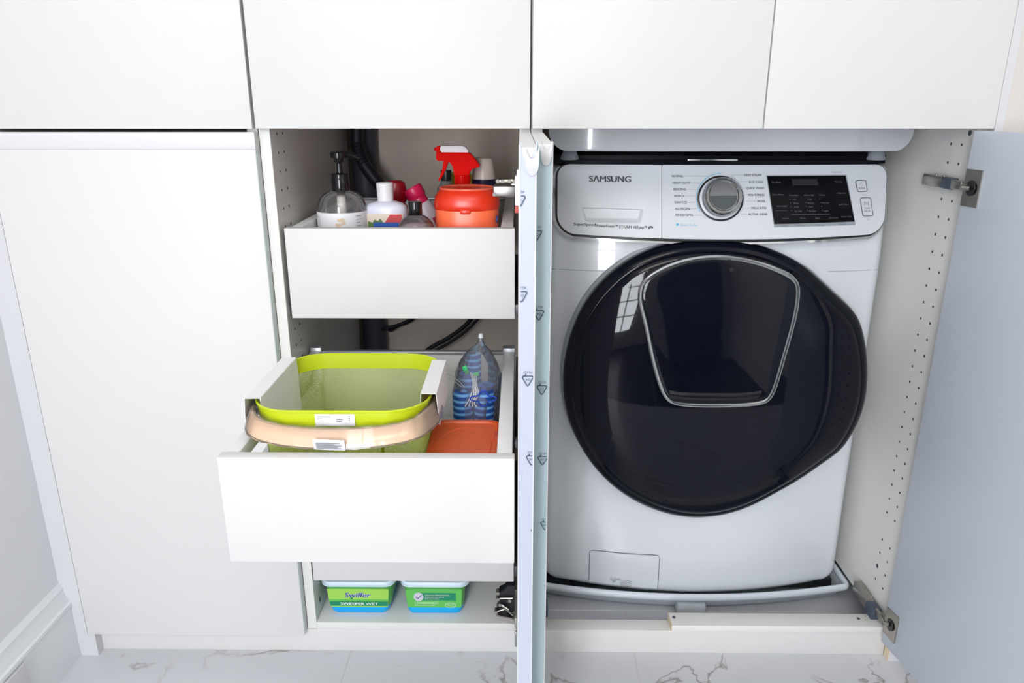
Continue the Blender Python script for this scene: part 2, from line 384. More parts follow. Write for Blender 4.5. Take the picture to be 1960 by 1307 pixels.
# ------------------------------------------------------------------ open doors with film on the edge
def recyc(mb, cx, cz, y, x0, x1, w=0.0142):
    """recycling triangle pointing down, with its code and letters, clipped to the strip x0..x1"""
    h = w * 0.95
    P = [(-w / 2, h * 0.42), (w / 2, h * 0.42), (0, -h * 0.58)]
    def seg(a, b, t):
        n = 14; dx, dz = b[0] - a[0], b[1] - a[1]; L = math.hypot(dx, dz); nx, nz = -dz / L * t, dx / L * t
        for i in range(n):
            p = (a[0] + dx * i / n, a[1] + dz * i / n); q = (a[0] + dx * (i + 1) / n, a[1] + dz * (i + 1) / n)
            xs = [cx + p[0], cx + q[0]]
            if min(xs) < x0 + .0006 or max(xs) > x1 - .0006: continue
            mb.add([(cx + p[0] - nx, y, cz + p[1] - nz), (cx + q[0] - nx, y, cz + q[1] - nz), (cx + q[0] + nx, y, cz + q[1] + nz), (cx + p[0] + nx, y, cz + p[1] + nz)], [(0, 1, 2, 3)])
    def trim(a, b, s): return (a[0] + (b[0] - a[0]) * s, a[1] + (b[1] - a[1]) * s)
    for i in range(3):
        a, b = P[i], P[(i + 1) % 3]
        A = trim(a, b, 0.12); B = trim(a, b, 0.88)
        seg(A, B, 0.00080)
    for i in range(3):
        a, b, c = P[i - 1], P[i], P[(i + 1) % 3]
        seg(trim(a, b, 0.88), trim(b, c, 0.12), 0.00080)
    # arrow head on the upper bar
    seg((-w * 0.12, h * 0.62), (-w * 0.26, h * 0.42), 0.0007)
    def clip_text(s, size, bz):
        v, f = text2d(s, size); xa = min(p[0] for p in v); xb = max(p[0] for p in v); m = (xa + xb) / 2
        vv = [(cx - (x - m), y, cz + bz - yy) for x, yy in v]
        ff = [q for q in f if all(x0 + .0004 < vv[i][0] < x1 - .0004 for i in q)]
        if ff: mb.add(vv, ff)
    clip_text('04', 0.0052, 0.0028); clip_text('PE-LD', 0.0040, h * 0.42 + 0.0060)

def open_door(x0, x1, yfar, parent, film, syms, tongue):
    d = part('door', MB().box(x0, x1, yfar, -0.022, LB - .0005, 1.0535, 0.0008), DOORW, parent)
    fy = yfar - 0.0008
    # film wrapped on the long edge, its top scooped out
    xa, xb = x0 + 0.0012, x1 - 0.0012
    mb = MB()
    def P(u, v):
        x = lerp(xa, xb, u); k = (u - 0.5)
        top = 1.043 + 0.019 * (2 * k) ** 4 * (1.0 if k < 0 else 0.8)
        return (x, fy - 0.0004 * math.sin(v * PI), lerp(LB, top, v))
    mb.sheet(P, ls(0, 1, 11), [0, .25, .5, .75, .9, .95, 1.0], 0.0007)
    f = part('edge_film', mb, film, d)
    for side in (x0 - 0.0003, x1 - 0.0012):
        part('film_fold', MB().box(side, side + 0.0015, yfar - 0.0014, yfar + 0.006, LB, 1.056, 0.0005), CURL, d)
    for cx, cz in syms:
        m = MB(); recyc(m, cx, cz, fy - 0.0009, xa, xb)
        part('recycling_mark', m, mat('film_print', rgb(84, 98, 116), 0.6), d)
    # loose tongue of film curling forward at the top
    t = MB(); cx, cz, rw, rh = tongue
    def Q(u, v):
        b = v; half = rw * math.sqrt(max(0.0, 1 - (1 - b) ** 2)) if b < 1 else rw
        half = rw * math.sqrt(max(0.0, 1 - (1 - min(1, b * 2.3)) ** 2))
        dip = 0.013 * max(0, (b - 0.6) / 0.4) * (1 - (2 * u - 1) ** 2)
        return (cx + (2 * u - 1) * half, fy - 0.002 - 0.006 * math.sin(b * PI * 0.8), cz - rh + 2 * rh * b - dip)
    t.sheet(Q, ls(0, 1, 13), [0.004, .015, .03, .06, .1, .15, .22, .3, .4, .5, .62, .75, .88, 1], 0.0008)
    part('film_tongue', t, CURL, d)
    return d
dm = open_door(-0.0192, -0.0003, -0.4750, mcab, FILM,
    [(-0.0185, 0.997), (-0.0160, 0.8907), (-0.0082, 0.7893), (-0.0030, 0.6865), (0.0035, 0.5851)], (-0.0050, 1.0395, 0.0070, 0.0155))
dl = open_door(0.0006, 0.0204, -0.4000, rcab, FILMB,
    [(0.0020, 0.9473), (0.0060, 0.8481), (0.0110, 0.7485), (0.0130, 0.6483), (0.0180, 0.5497), (0.0245, 0.4492)], (0.0125, 1.0440, 0.0062, 0.0150))
# right door, opened a little past square
ang = -math.atan(0.15)
def rd_face(y, off=0.0): return 0.7225 + 0.15 * (-0.02 - y) - off
mb = MB().box(0.7225, 0.7415, -0.4020, -0.0240, LB, 1.0565, 0.0008, rot=Matrix.Rotation(-ang, 3, 'Z'), piv=(0.7225, -0.0200, 0.5))
drr = part('door', mb, mat('white_door_inner_shade', rgb(192, 199, 209), 0.38), rcab)  # white door; the bluish shade on its inner face is put into the colour

DSTEEL = mat('dull_steel', rgb(120, 118, 114), 0.45, 1.0)
# ------------------------------------------------------------------ hinges
def hinge(x0, d, z, parent, face, low=False):
    za = z - 0.025 if low else z; g = 1.3 if low else 1.0
    """clip hinge screwed on a side panel at x0, arm standing off in direction d; face(y) = x of the door's inner face"""
    X = lambda a: x0 + d * a
    bx = lambda m, a0, a1, y0, y1, z0, z1, b=0.001, **k: m.box(min(X(a0), X(a1)), max(X(a0), X(a1)), y0, y1, z0, z1, b, **k)
    arm = MB(); bx(arm, 0.003, 0.016 * g, 0.045, 0.118, za - 0.010 * g, za + 0.010 * g, 0.0025); bx(arm, 0.0, 0.003, 0.030, 0.125, za - 0.0085, za + 0.0085)
    h = part('hinge_arm', arm, STEEL, parent)
    bx2 = MB(); bx(bx2, 0.004, 0.019 * g, 0.018, 0.050, za - 0.0095 * g, za + 0.0105 * g, 0.003)
    part('damper', bx2, DARKP, h)
    k = MB(); bx(k, 0.012, 0.018, -0.012, 0.022, lerp(za, z, .3) - 0.0075, lerp(za, z, .3) + 0.008, 0.0015); part('link', k, STEEL, h)
    for q in (-0.006, 0.004): part('link', MB().tube([(X(0.010), 0.015, lerp(za, z, .3) + q), (face(-0.02), -0.030, z + q)], 0.0016, 6), STEEL, h)
    for q in (0.060, 0.085): part('screw', MB().lathe([(0.003, za + 0.0098 * g), (0.003, za + 0.0115 * g), (0.0018, za + 0.0122 * g)], X(0.008), q, 10), STEEL, h)
    s_ = -1 if face(-0.04) > 0.3 or d < 0 else 1
    p = MB()
    def pt(y, off, zz): return (face(y) + s_ * off, y, zz)
    for (ya, yb, za, zb, o1, m) in ((-0.062, -0.026, z - 0.030, z + 0.030, 0.0022, p),):
        A = [pt(y, o, zz) for o in (0.0, o1) for y, zz in ((ya, za), (yb, za), (yb, zb), (ya, zb))]
        m.add(A, [(0, 1, 2, 3), (4, 5, 6, 7), (0, 1, 5, 4), (1, 2, 6, 5), (2, 3, 7, 6), (3, 0, 4, 7)])
    part('cup_plate', p, STEEL, h)
    c = MB(); c.tube([pt(-0.043, 0.0022, z), pt(-0.043, 0.0036, z)], 0.0125, 20)
    part('cup', c, BLACKP, h)
    c = MB(); c.tube([pt(-0.043, 0.0036, z), pt(-0.034, 0.010, z)], 0.004, 8)
    part('pivot', c, STEEL, h)
hinge(0.7425, -1, 0.9660, rcab, rd_face)
hinge(0.7425, -1, 0.1080, rcab, rd_face, True)
hinge(0.0195, 1, 0.9640, rcab, lambda y: 0.0202)
hinge(0.0195, 1, 0.1080, rcab, lambda y: 0.0202, True)
def wide_hinge(z, parent, up):
    """wide-angle hinge of the middle door with zigzag links"""
    hb = part('hinge_body', MB().box(-0.0340, -0.0195, 0.020, 0.085, z - 0.008, z + 0.008, 0.002), STEEL, parent)
    ho = MB()
    ho.prism([(-0.026, z + 0.030), (-0.040, z + 0.030), (-0.046, z + 0.020), (-0.058, z + 0.014), (-0.058, z - 0.016), (-0.064, z - 0.030), (-0.050, z - 0.040), (-0.026, z - 0.034)], 0.004, 0.026, 0.0015)
    if up:
        part('black_housing', ho, BLACKP, hb)
        l = MB()
        for a, b in (((-0.056, 0.0, z - 0.012), (-0.030, -0.004, z - 0.036)), ((-0.063, 0.0, z - 0.030), (-0.042, 0.0, z - 0.022)), ((-0.058, 0.0, z + 0.002), (-0.030, 0.0, z + 0.003)), ((-0.054, 0.0, z - 0.012), (-0.038, -0.004, z - 0.022))):
            part('link', MB().tube([a, b], 0.0019, 8), STEEL, hb)
        for p_ in ((-0.056, z - 0.012), (-0.064, z - 0.030), (-0.060, z + 0.002), (-0.060, z + 0.016), (-0.036, z - 0.002)): part('rivet', MB().tube([(p_[0], -0.004, p_[1]), (p_[0], 0.010, p_[1])], 0.0036, 10), STEEL, hb)
        a = MB(); a.prism([(-0.064, z - 0.032), (-0.064, z - 0.044), (-0.022, z - 0.056), (-0.022, z - 0.042)], -0.010, 0.010, 0.0015)
        part('hinge_arm', a, mat('bright_nickel', rgb(196, 190, 188), .25, 1.0), hb)
        part('cup_plate', MB().box(-0.0260, -0.0193, -0.052, -0.026, z - 0.060, z - 0.006, 0.002), STEEL, hb)
        part('cup', MB().tube([(-0.0215, -0.058, z - 0.066), (-0.0215, -0.058, z - 0.036)], 0.0042, 10), CHROME, hb)
    else:
        a = MB(); a.box(-0.0640, -0.0240, 0.000, 0.030, z - 0.014, z + 0.004, 0.003)
        part('hinge_arm', a, mat('satin_nickel', rgb(166, 164, 162), .4, 1.0), hb)
        part('link', MB().tube([(-0.058, 0.015, z + 0.010), (-0.024, 0.015, z + 0.012)], 0.004, 8), STEEL, hb)
        for q in (-0.056, -0.048, -0.036, -0.028): part('rivet', MB().tube([(q, 0.004, z + 0.012), (q, 0.028, z + 0.012)], 0.0030, 10), DSTEEL, hb)
        part('rivet', MB().tube([(-0.062, -0.002, z - 0.010), (-0.062, 0.030, z - 0.010)], 0.0030, 10), DSTEEL, hb)
        part('cup_plate', MB().box(-0.0262, -0.0193, -0.060, -0.034, z - 0.022, z + 0.026, 0.002).box(-0.0232, -0.0193, -0.056, -0.040, z - 0.034, z + 0.036, 0.001), CAPW, hb)
        part('red_tab', MB().box(-0.0262, -0.0196, -0.058, -0.046, z - 0.034, z - 0.0225, 0.001), mat('red_tab', rgb(200, 90, 80), .5), hb)
wide_hinge(0.9600, mcab, False)
wide_hinge(0.1300, mcab, True)

# ------------------------------------------------------------------ inner drawers
def drawer(y0, zb, zt, base_z, label, depth=0.472, xl=-0.4360, xr=-0.0275, rail=True, y_in=0.0):
    body = part('drawer', MB().box(xl + 0.018, xr - 0.016, y0 + 0.019, y0 + depth - 0.004, base_z - 0.012, base_z, 0.0006), DRAWM, mcab, label=label)
    part('drawer_front', MB().box(xl, xr, y0, y0 + 0.018, zb, zt, 0.0008), DOORW, body)
    for a, b in ((xl + 0.006, xl + 0.019), (xr - 0.017, xr - 0.004)):
        part('drawer_side', MB().box(a, b, y0 + 0.018, y0 + depth, base_z - 0.02, base_z + 0.075, 0.001), DRAWM, body)
    for a, b in ((xl + 0.005, xl + 0.025), (xr - 0.025, xr - 0.003)):
        part('side_rail', MB().box(a, b, y0 + 0.0182, y0 + depth, zt - 0.022, zt - 0.0006, 0.002), DRAWM, body)
    part('drawer_back', MB().box(xl + 0.02, xr - 0.018, y0 + depth - 0.012, y0 + depth, base_z, zt - 0.004, 0.0008), DRAWM, body)
    part('back_rail', MB().box(xl + 0.02, xr - 0.018, y0 + depth - 0.013, y0 + depth + 0.001, zt - 0.010, zt - 0.003, 0.001), BAND, body)
    for a, b in ((xl + 0.004, xl + 0.026), (xr - 0.026, xr - 0.002)):
        part('back_post', MB().box(a, b, y0 + depth - 0.018, y0 + depth + 0.004, base_z - .01, zt + 0.006, 0.0015), BAND, body)
    for a, b in ((-0.4384, xl + 0.004), (xr - 0.002, -0.0192)):
        part('runner', MB().box(a, b, 0.02, 0.50, base_z - 0.03, base_z - 0.006, 0.001), mat('runner_steel', rgb(120, 122, 126), .4, .9), body)
    return body
drawer(0.0010, 0.7280, 0.8910, 0.7550, 'top drawer full of bottles', xl=-0.4300, xr=-0.0268, depth=0.49)
drawer(-0.3650, 0.4650, 0.6320, 0.4920, 'middle drawer pulled far out', xl=-0.4365, xr=-0.0245, depth=0.485)
drawer(0.0010, 0.1715, 0.3380, 0.2000, 'lowest drawer, closed', xl=-0.4362, xr=-0.0280, depth=0.49)

# ------------------------------------------------------------------ hoses and cables behind the drawers
BL = mat('black_rubber', rgb(30, 31, 42), 0.5)
cylinder = MB(); cylinder.tube([(-0.4050, 0.6085, z) for z in ls(0.02, 1.3, 30)], [0.030 + 0.0012 * (i % 2) for i in range(30)], 20)
solo('dark_cylinder', cylinder, mat('dark_navy', rgb(78, 78, 92), 0.5), 'dark navy vertical pipe in the back left corner of the open cabinet', 'cylinder')  # upright dark navy cylinder in the back corner
hz = MB(); pts = []
ctrl = [(-0.395, 0.545, 1.10), (-0.408, 0.545, 1.02), (-0.395, 0.540, 0.965), (-0.360, 0.535, 0.915), (-0.325, 0.53, 0.870), (-0.305, 0.53, 0.815), (-0.295, 0.53, 0.76)]
def spline(c, n=8):
    out = []; c = [Vector(p) for p in c]; c = [c[0] * 2 - c[1]] + c + [c[-1] * 2 - c[-2]]
    for i in range(1, len(c) - 2):
        for k in range(n):
            t = k / n; a, b, e, f = c[i - 1], c[i], c[i + 1], c[i + 2]
            out.append(0.5 * ((2 * b) + (-a + e) * t + (2 * a - 5 * b + 4 * e - f) * t * t + (-a + 3 * b - 3 * e + f) * t ** 3))
    out.append(c[-2]); return out
pp = spline(ctrl, 14)
hz.tube(pp, [0.0150 + 0.0014 * (i % 2) for i in range(len(pp))], 16)
solo('drain_hose', hz, BL, 'thick black ribbed drain hose curving down behind the pump bottle', 'hose')
c1 = MB(); c1.tube(spline([(-0.365, 0.60, 0.527), (-0.36, 0.605, 0.5235), (-0.345, 0.605, 0.534), (-0.30, 0.605, 0.556), (-0.27, 0.605, 0.60)]), 0.0052, 8)
solo('power_cable', c1, BL, 'upper of two thin black cables low on the cabinet back, left side', 'cable')
c1 = MB(); c1.tube(spline([(-0.37, 0.588, 0.528), (-0.38, 0.592, 0.531), (-0.335, 0.592, 0.543), (-0.295, 0.592, 0.566), (-0.26, 0.592, 0.61)]), 0.004, 8)
solo('power_cable', c1, BL, 'thinner lower cable of the two at the cabinet back, left side', 'cable')
c2 = MB(); c2.tube(spline([(-0.33, 0.60, 0.40), (-0.265, 0.60, 0.468), (-0.205, 0.60, 0.505), (-0.155, 0.60, 0.545), (-0.12, 0.60, 0.60)]), 0.0060, 8)
solo('water_hose', c2, BL, 'thicker black hose slanting up steeply behind the middle drawer', 'hose')
c2 = MB(); c2.tube(spline([(-0.33, 0.585, 0.392), (-0.255, 0.585, 0.462), (-0.195, 0.585, 0.500), (-0.142, 0.585, 0.543), (-0.10, 0.585, 0.60)]), 0.0042, 8)
solo('water_hose', c2, BL, 'thinner black hose running just in front of the steep thicker one', 'hose')

# ------------------------------------------------------------------ washing machine
def u_(X): return (X - 0.381) / 0.343
def ybody(X, z=0.5):
    t = max(0, min(1, (0.30 - z) / 0.22)); t = t * t * (3 - 2 * t)
    return 0.172 + 0.038 * u_(X) ** 2 - 0.024 * (1 - u_(X) ** 2) * t
def ypan(X, z):
    t = (z - 0.847) / 0.138; return 0.145 + 0.05 * t + (0.045 - 0.02 * t) * u_(X) ** 2
wm = thing('washing_machine', 'white front-loading washing machine with a large black round door', 'washing machine', (0.381, 0.45, 0.0))
HW, RC = 0.343, 0.026
def body_section(hw, dy, z):
    pts = []
    cr = RC
    for i in range(25):
        X = 0.381 - (hw - cr) + (2 * (hw - cr)) * i / 24; pts.append((X, ybody(X, z) + dy))
        # right corner arc, side, back, left side, left corner arc
    yc = pts[-1][1]
    arc = [(0.381 + hw - cr + cr * math.sin(a), yc + cr * (1 - math.cos(a))) for a in ls(0.2, PI / 2, 6)]
    pts += arc + [(0.381 + hw, 0.615), (0.381 - hw, 0.615)] + [(2 * 0.381 - x, y) for x, y in reversed(arc)]
    return pts
zs = [(0.036, -0.030, 0.012), (0.040, -0.014, 0.004), (0.048, -0.006, 0.001), (0.060, -0.001, 0.0), (0.075, 0, 0), (0.11, 0, 0), (0.15, 0, 0), (0.19, 0, 0), (0.23, 0, 0), (0.27, 0, 0), (0.31, 0, 0), (0.4, 0, 0), (0.8, 0, 0), (0.86, 0, 0.006), (0.975, 0, 0.03), (0.981, -0.004, 0.036)]
vs_, fs_ = [], []
for z, dh, dy in zs: vs_ += [(x, y, z) for x, y in body_section(HW + dh, dy, z)]
n = len(body_section(HW, 0, 0.5))
for j in range(len(zs) - 1):
    for i in range(n): fs_.append((j * n + i, j * n + (i + 1) % n, (j + 1) * n + (i + 1) % n, (j + 1) * n + i))
fs_ += [tuple(range(n - 1, -1, -1)), tuple((len(zs) - 1) * n + i for i in range(n))]
part('body', MB().add(vs_, fs_), ENAMEL, wm, angle=50)
for xa, xb in ((0.0405, 0.16), (0.605, 0.7215)):
    part('seam', MB().sheet(lambda u, v: (lerp(xa, xb, u), ybody(lerp(xa, xb, u)) - 0.0003, 0.7750 + 0.0011 * v), ls(0, 1, 8), [0, 1], 0.001), GREYP, wm)
# control panel
def rr(x, x0, x1, z0, z1, rb, rt):
    d = min(x - x0, x1 - x)
    lo, hi = z0, z1
    if d < rb: lo = z0 + rb - math.sqrt(max(0, rb * rb - (rb - d) ** 2))
    if d < rt: hi = z1 - rt + math.sqrt(max(0, rt * rt - (rt - d) ** 2))
    return lo, hi
def cols(x0, x1, r, n=24):
    e = [0, .02, .06, .14, .26, .42, .62, .82]
    return [x0 + r * k for k in e] + ls(x0 + r, x1 - r, n) + [x1 - r * k for k in reversed(e)]
def panel_sheet(x0, x1, z0, z1, rb, rt, off, thick, xs=None, dent=None, nv=9, zb=0.006):
    xs = xs or cols(x0, x1, max(rb, rt))
    def P(u, v):
        lo, hi = rr(u, x0, x1, z0, z1, rb, rt); lo += zb * u_(u) ** 2
        z = lerp(lo, max(hi, lo + 1e-4), v); y = ypan(u, z) + off
        if dent: y += dent(u, z)
        return (u, y, z)
    return MB().sheet(P, xs, ls(0, 1, nv), thick)
part('panel_surround', panel_sheet(0.0480, 0.7150, 0.8370, 0.9860, 0.045, 0.030, 0.012, 0.030), CHROME, wm, label='chrome band under the control panel')
part('panel_gasket', panel_sheet(0.0530, 0.7100, 0.8435, 0.9865, 0.040, 0.028, 0.006, 0.030), BLACKP, wm)
def ss(a, b, x): t = max(0, min(1, (x - a) / (b - a))); return t * t * (3 - 2 * t)
def dent(x, z):
    if not (0.095 < x < 0.235 and 0.87 < z < 0.91): return 0.0
    t = (z - 0.877) / (0.9025 - 0.877); xl = lerp(0.1125, 0.1045, t); xr = lerp(0.2165, 0.2225, t)
    m = min(ss(xl - .002, xl + .004, x), 1 - ss(xr - .004, xr + .002, x), ss(0.875, 0.884, z), 1 - ss(0.9010, 0.9030, z))
    return 0.0045 * m
SX = 0.2590
xsL = [x for x in cols(0.0570, 0.7060, 0.036, 240) if x < SX - 0.0006] + [SX - 0.0005]
xsR = [SX + 0.0005] + [x for x in cols(0.0570, 0.7060, 0.036, 60) if x > SX + 0.0006]
part('detergent_drawer', panel_sheet(0.0570, 0.7060, 0.8480, 0.9850, 0.036, 0.024, 0.0, 0.020, xs=xsL, dent=dent, nv=70), PANELM, wm)
part('control_panel', panel_sheet(0.0570, 0.7060, 0.8480, 0.9850, 0.036, 0.024, 0.0, 0.020, xs=xsR), PANELM, wm)
def on_panel(X, z, lift=0.0005):
    def f(a, b): x, zz = X + a, z + b; return (x, ypan(x, zz) - lift, zz)
    return f
lg = MB(); put_text(lg, 'S\u039bMSUNG', 0.0160, on_panel(0.1190, 0.9525), width=0.080, bold=0.0004)
v_ = [Vector(v) for v in lg.v]
lg2 = MB(); lg2.add([v + Vector((0, -0.0004, 0)) for v in v_], lg.f)
for dx in (-.0003, .0003): lg2.add([v + Vector((dx, 0, 0)) for v in v_], lg.f)
part('brand_lettering', lg2, LOGO, wm, smooth=False)
fe = MB(); put_text(fe, 'SuperSpeed', 0.0078, on_panel(0.0890, 0.8690), width=0.0425, bold=0.00022); put_text(fe, 'PowerFoam\u2122', 0.0078, on_panel(0.1335, 0.8672), width=0.0410, bold=0.00022)
put_text(fe, 'STEAM', 0.0078, on_panel(0.1770, 0.8660), width=0.0240, bold=0.00022); put_text(fe, 'VRTplus\u2122', 0.0078, on_panel(0.2035, 0.8657), width=0.0270, bold=0.00022)
part('feature_lettering', fe, LOGO, wm, smooth=False)
he = MB(); he.add([(0.2375 + 0.0052 * math.cos(a), ypan(0.2375, .868) - 0.0006, 0.8680 + 0.0036 * math.sin(a)) for a in ls(0, 2 * PI, 21)[:-1]], [tuple(range(20))])
hb_ = part('efficiency_badge', he, LOGO, wm)
h2 = MB(); put_text(h2, 'he', 0.0062, lambda a, b: (0.2375 + a, ypan(.2375, .868) - 0.0010, 0.8660 + b), align='c'); part('letters', h2, PANELM, hb_, smooth=False)
cyc = MB()
LL = [('NORMAL', .2785, .3007, .9644), ('HEAVY DUTY', .2805, .3137, .9518), ('BEDDING', .2815, .3056, .9402), ('WHITES', .2824, .3026, .9277), ('SANITIZE', .2834, .3075, .9160), ('ALLERGEN', .2844, .3125, .9040), ('RINSE+SPIN', .2854, .3185, .8924)]
RR = [('DEEP STEAM', .4181, .4518, .9666), ('ECO COLD', .4282, .4548, .9540), ('QUICK WASH', .4220, .4568, .9424), ('PERM PRESS', .4260, .4577, .9298), ('WOOL', .4433, .4597, .9183), ('DELICATES', .4319, .4616, .9058), ('ACTIVE WEAR', .4257, .4636, .8943)]
for s, a, b, z in LL + RR: put_text(cyc, s, 0.0058, on_panel(a, z - 0.0020), width=b - a, bold=0.00014)
part('cycle_lettering', cyc, PRINT, wm, smooth=False)
DC = (0.3722, 0.9232); DR = 0.0400
tick = MB()
def bar(mb, a, b, t=0.0003):
    (x0, z0), (x1, z1) = a, b; L = math.hypot(x1 - x0, z1 - z0); nx, nz = -(z1 - z0) / L * t, (x1 - x0) / L * t
    mb.add([(p[0] + s * nx, ypan(p[0], p[1]) - 0.0005, p[1] + s * nz) for p, s in ((a, -1), (b, -1), (b, 1), (a, 1))], [(0, 1, 2, 3)])
for s, a, b, z in LL:
    dz = z - DC[1]; ex = DC[0] - math.sqrt(max(0.0469 ** 2 - dz * dz, 0.018 ** 2)); bar(tick, (b + 0.0025, z), (ex - 0.002, z))
for s, a, b, z in RR:
    dz = z - DC[1]; ex = DC[0] + math.sqrt(max(0.0469 ** 2 - dz * dz, 0.018 ** 2)); bar(tick, (ex + 0.002, z), (a - 0.0025, z))
def arc(mb, r0, r1, a0, a1, n=40, lift=0.0005):
    A = ls(math.radians(a0), math.radians(a1), n); v = []
    for a in A:
        for r in (r0, r1):
            x, z = DC[0] + r * math.cos(a), DC[1] + r * math.sin(a); v.append((x, ypan(x, z) - lift, z))
    mb.add(v, [(2 * i, 2 * i + 1, 2 * i + 3, 2 * i + 2) for i in range(n - 1)])
arc(tick, 0.0462, 0.0467, -48, 62); arc(tick, 0.0462, 0.0467, 222, 232)
part('tick_lines', tick, mat('tick_print', rgb(150, 154, 160), .5), wm)
bl = MB(); arc(bl, 0.0460, 0.0470, 88, 212); bl.add([(x, ypan(.289, .8745) - .0006, z) for x, z in ((.2866, .8722), (.2914, .8722), (.2914, .8768), (.2866, .8768))], [(0, 1, 2, 3)])
put_text(bl, 'Steam Cycles', 0.0050, on_panel(0.2950, 0.8728), width=0.0320)
part('steam_marks', bl, BLUEP, wm)
# dial
nd = Vector((0, -1, 0.36)).normalized(); dc = Vector((DC[0], ypan(*DC), DC[1]))
dz_ = nd; dxv = Vector((1, 0, 0)); dyv = dz_.cross(dxv)
def dl_lathe(prof, n=48):
    m = MB(); v = []
    for r, h in prof: v += [dc + dxv * (r * math.cos(2 * PI * i / n)) + dyv * (r * math.sin(2 * PI * i / n)) + dz_ * h for i in range(n)]
    f = [(j * n + i, j * n + (i + 1) % n, (j + 1) * n + (i + 1) % n, (j + 1) * n + i) for j in range(len(prof) - 1) for i in range(n)]
    f += [tuple(range(n - 1, -1, -1)), tuple((len(prof) - 1) * n + i for i in range(n))]
    return m.add(v, f)
part('dial_ring', dl_lathe([(0.0448, -0.006), (0.0448, 0.0010), (0.0425, 0.0016), (0.0410, 0.0005)]), BLACKP, wm)
part('dial_base', dl_lathe([(0.0410, -0.004), (0.0410, 0.0016), (0.0395, 0.0024)]), PANELM, wm)
dk = part('dial', dl_lathe([(0.0370, 0.002), (0.0380, 0.014), (0.0370, 0.020), (0.0335, 0.0245), (0.0295, 0.0245), (0.0275, 0.0225), (0.02, 0.0222)]), mat('dial_chrome', rgb(168, 170, 172), 0.18, 1.0), wm)
g = MB(); n = 24; v = []
for i in range(n + 1):
    a = lerp(0, PI, i / n); v.append(dc + dxv * (0.0262 * math.cos(a)) + dyv * (0.0262 * math.sin(a)) + dz_ * 0.0232)
v2 = [p + dz_ * 0.0035 * 0 for p in v]
half = MB().add(v, [tuple(range(n + 1))]); part('dial_face', half, mat('brushed_dial', rgb(150, 152, 156), 0.3, 1.0), dk)
gr = MB(); v = []
for i in range(n + 1):
    a = lerp(PI, 2 * PI, i / n); v.append(dc + dxv * (0.0262 * math.cos(a)) + dyv * (0.0262 * math.sin(a)) + dz_ * 0.0230)
part('grip', gr.add(v, [tuple(range(n + 1))]), mat('dial_grip', rgb(96, 104, 108), 0.25, 0.8), dk)
# display
def quad(a, b, c, d, nu=8, nv=6, lift=0.001, thick=0.003, r=0.0):
    """corners TL TR BR BL as (X, z)"""
    def P(u, v):
        x = lerp(lerp(d[0], c[0], u), lerp(a[0], b[0], u), v); z = lerp(lerp(d[1], c[1], u), lerp(a[1], b[1], u), v)
        return (x, ypan(x, z) - lift, z)
    return MB().sheet(P, ls(0, 1, nu), ls(0, 1, nv), thick)
part('display_frame', quad((.4615, .9662), (.6222, .9664), (.6432, .8715), (.4765, .8700), lift=0.0006), GREYP, wm)
dsp = part('display', quad((.4631, .9646), (.6200, .9647), (.6405, .8782), (.4769, .8760), lift=0.0016), mat('display_glass', rgb(8, 9, 15), 0.2, ior=1.25), wm)
dt = MB()
def dput(s, u, v, w, size=0.0042):
    x = lerp(lerp(.4769, .6405, u), lerp(.4631, .6200, u), v); z = lerp(.876, .9646, v)
    put_text(dt, s, size, lambda a, b: (x + a, ypan(x + a, z + b) - 0.0021, z + b), width=w, align='c')
for s, u, v, w in (('Pre Soak', .1, .86, .018), ('Extra Rinse', .1, .60, .021), ('Extra Spin', .12, .36, .020), ('Steam', .14, .10, .013),
                   ('Sanitize', .30, .585, .016), ('Hot', .29, .50, .007), ('Warm', .30, .42, .011), ('Cold', .30, .34, .009), ('Tap Cold', .31, .25, .015),
                   ('Extra High', .49, .585, .018), ('High', .48, .50, .009), ('Medium', .485, .42, .014), ('Low', .48, .34, .008), ('No Spin', .49, .25, .014),
                   ('Heavy', .66, .585, .011), ('Normal', .67, .42, .014), ('Light', .66, .25, .010),
                   ('Temp.', .355, .10, .012), ('Spin', .54, .10, .010), ('Soil Level', .74, .10, .018),
                   ('My Cycle', .89, .86, .015), ('Delay End', .90, .62, .018), ('Self Clean', .90, .38, .020), ('Smart Care', .91, .12, .022)):
    dput(s, u, v, w)
for v in (.60, .52, .44, .36, .28):
    for u in (.235, .425, .615):
        x = lerp(lerp(.4769, .6405, u), lerp(.4631, .6200, u), v); z = lerp(.876, .9646, v)
        dt.add([(x + 0.0007 * i, ypan(x, z) - 0.0021, z + 0.0007 * j) for i, j in ((-1, -1), (1, -1), (1, 1), (-1, 1))], [(0, 1, 2, 3)])
for u0, u1, v in ((.22, .70, .19), (.03, .18, .28)):
    x0 = lerp(lerp(.4769, .6405, u0), lerp(.4631, .6200, u0), v); x1 = lerp(lerp(.4769, .6405, u1), lerp(.4631, .6200, u1), v); z = lerp(.876, .9646, v)
    dt.add([(x, ypan(x, zz) - 0.0021, zz) for x, zz in ((x0, z), (x1, z), (x1, z + .0005), (x0, z + .0005))], [(0, 1, 2, 3)])
part('display_lettering', dt, mat('display_print', rgb(96, 100, 110), 0.5), dsp, smooth=False)
part('readout', quad((.5230 - .012, .9590), (.5700 - .008, .9590), (.5730 - .008, .9470), (.5260 - .012, .9470), lift=0.0019, thick=0.0005), mat('readout', rgb(30, 32, 40), 0.3), dsp)
fp = MB(); put_text(fp, '*Hold 3 sec.', 0.0042, on_panel(.5900, .9700), width=.024)
for s, x in (('*Child Lock', .486), ('*Alarm', .519), ('*Drum Light', .560), ('*Smart', .607)): put_text(fp, s, 0.0036, on_panel(x, .8722, 0.0012), width=.017)
part('hint_lettering', fp, PRINT, wm, smooth=False)
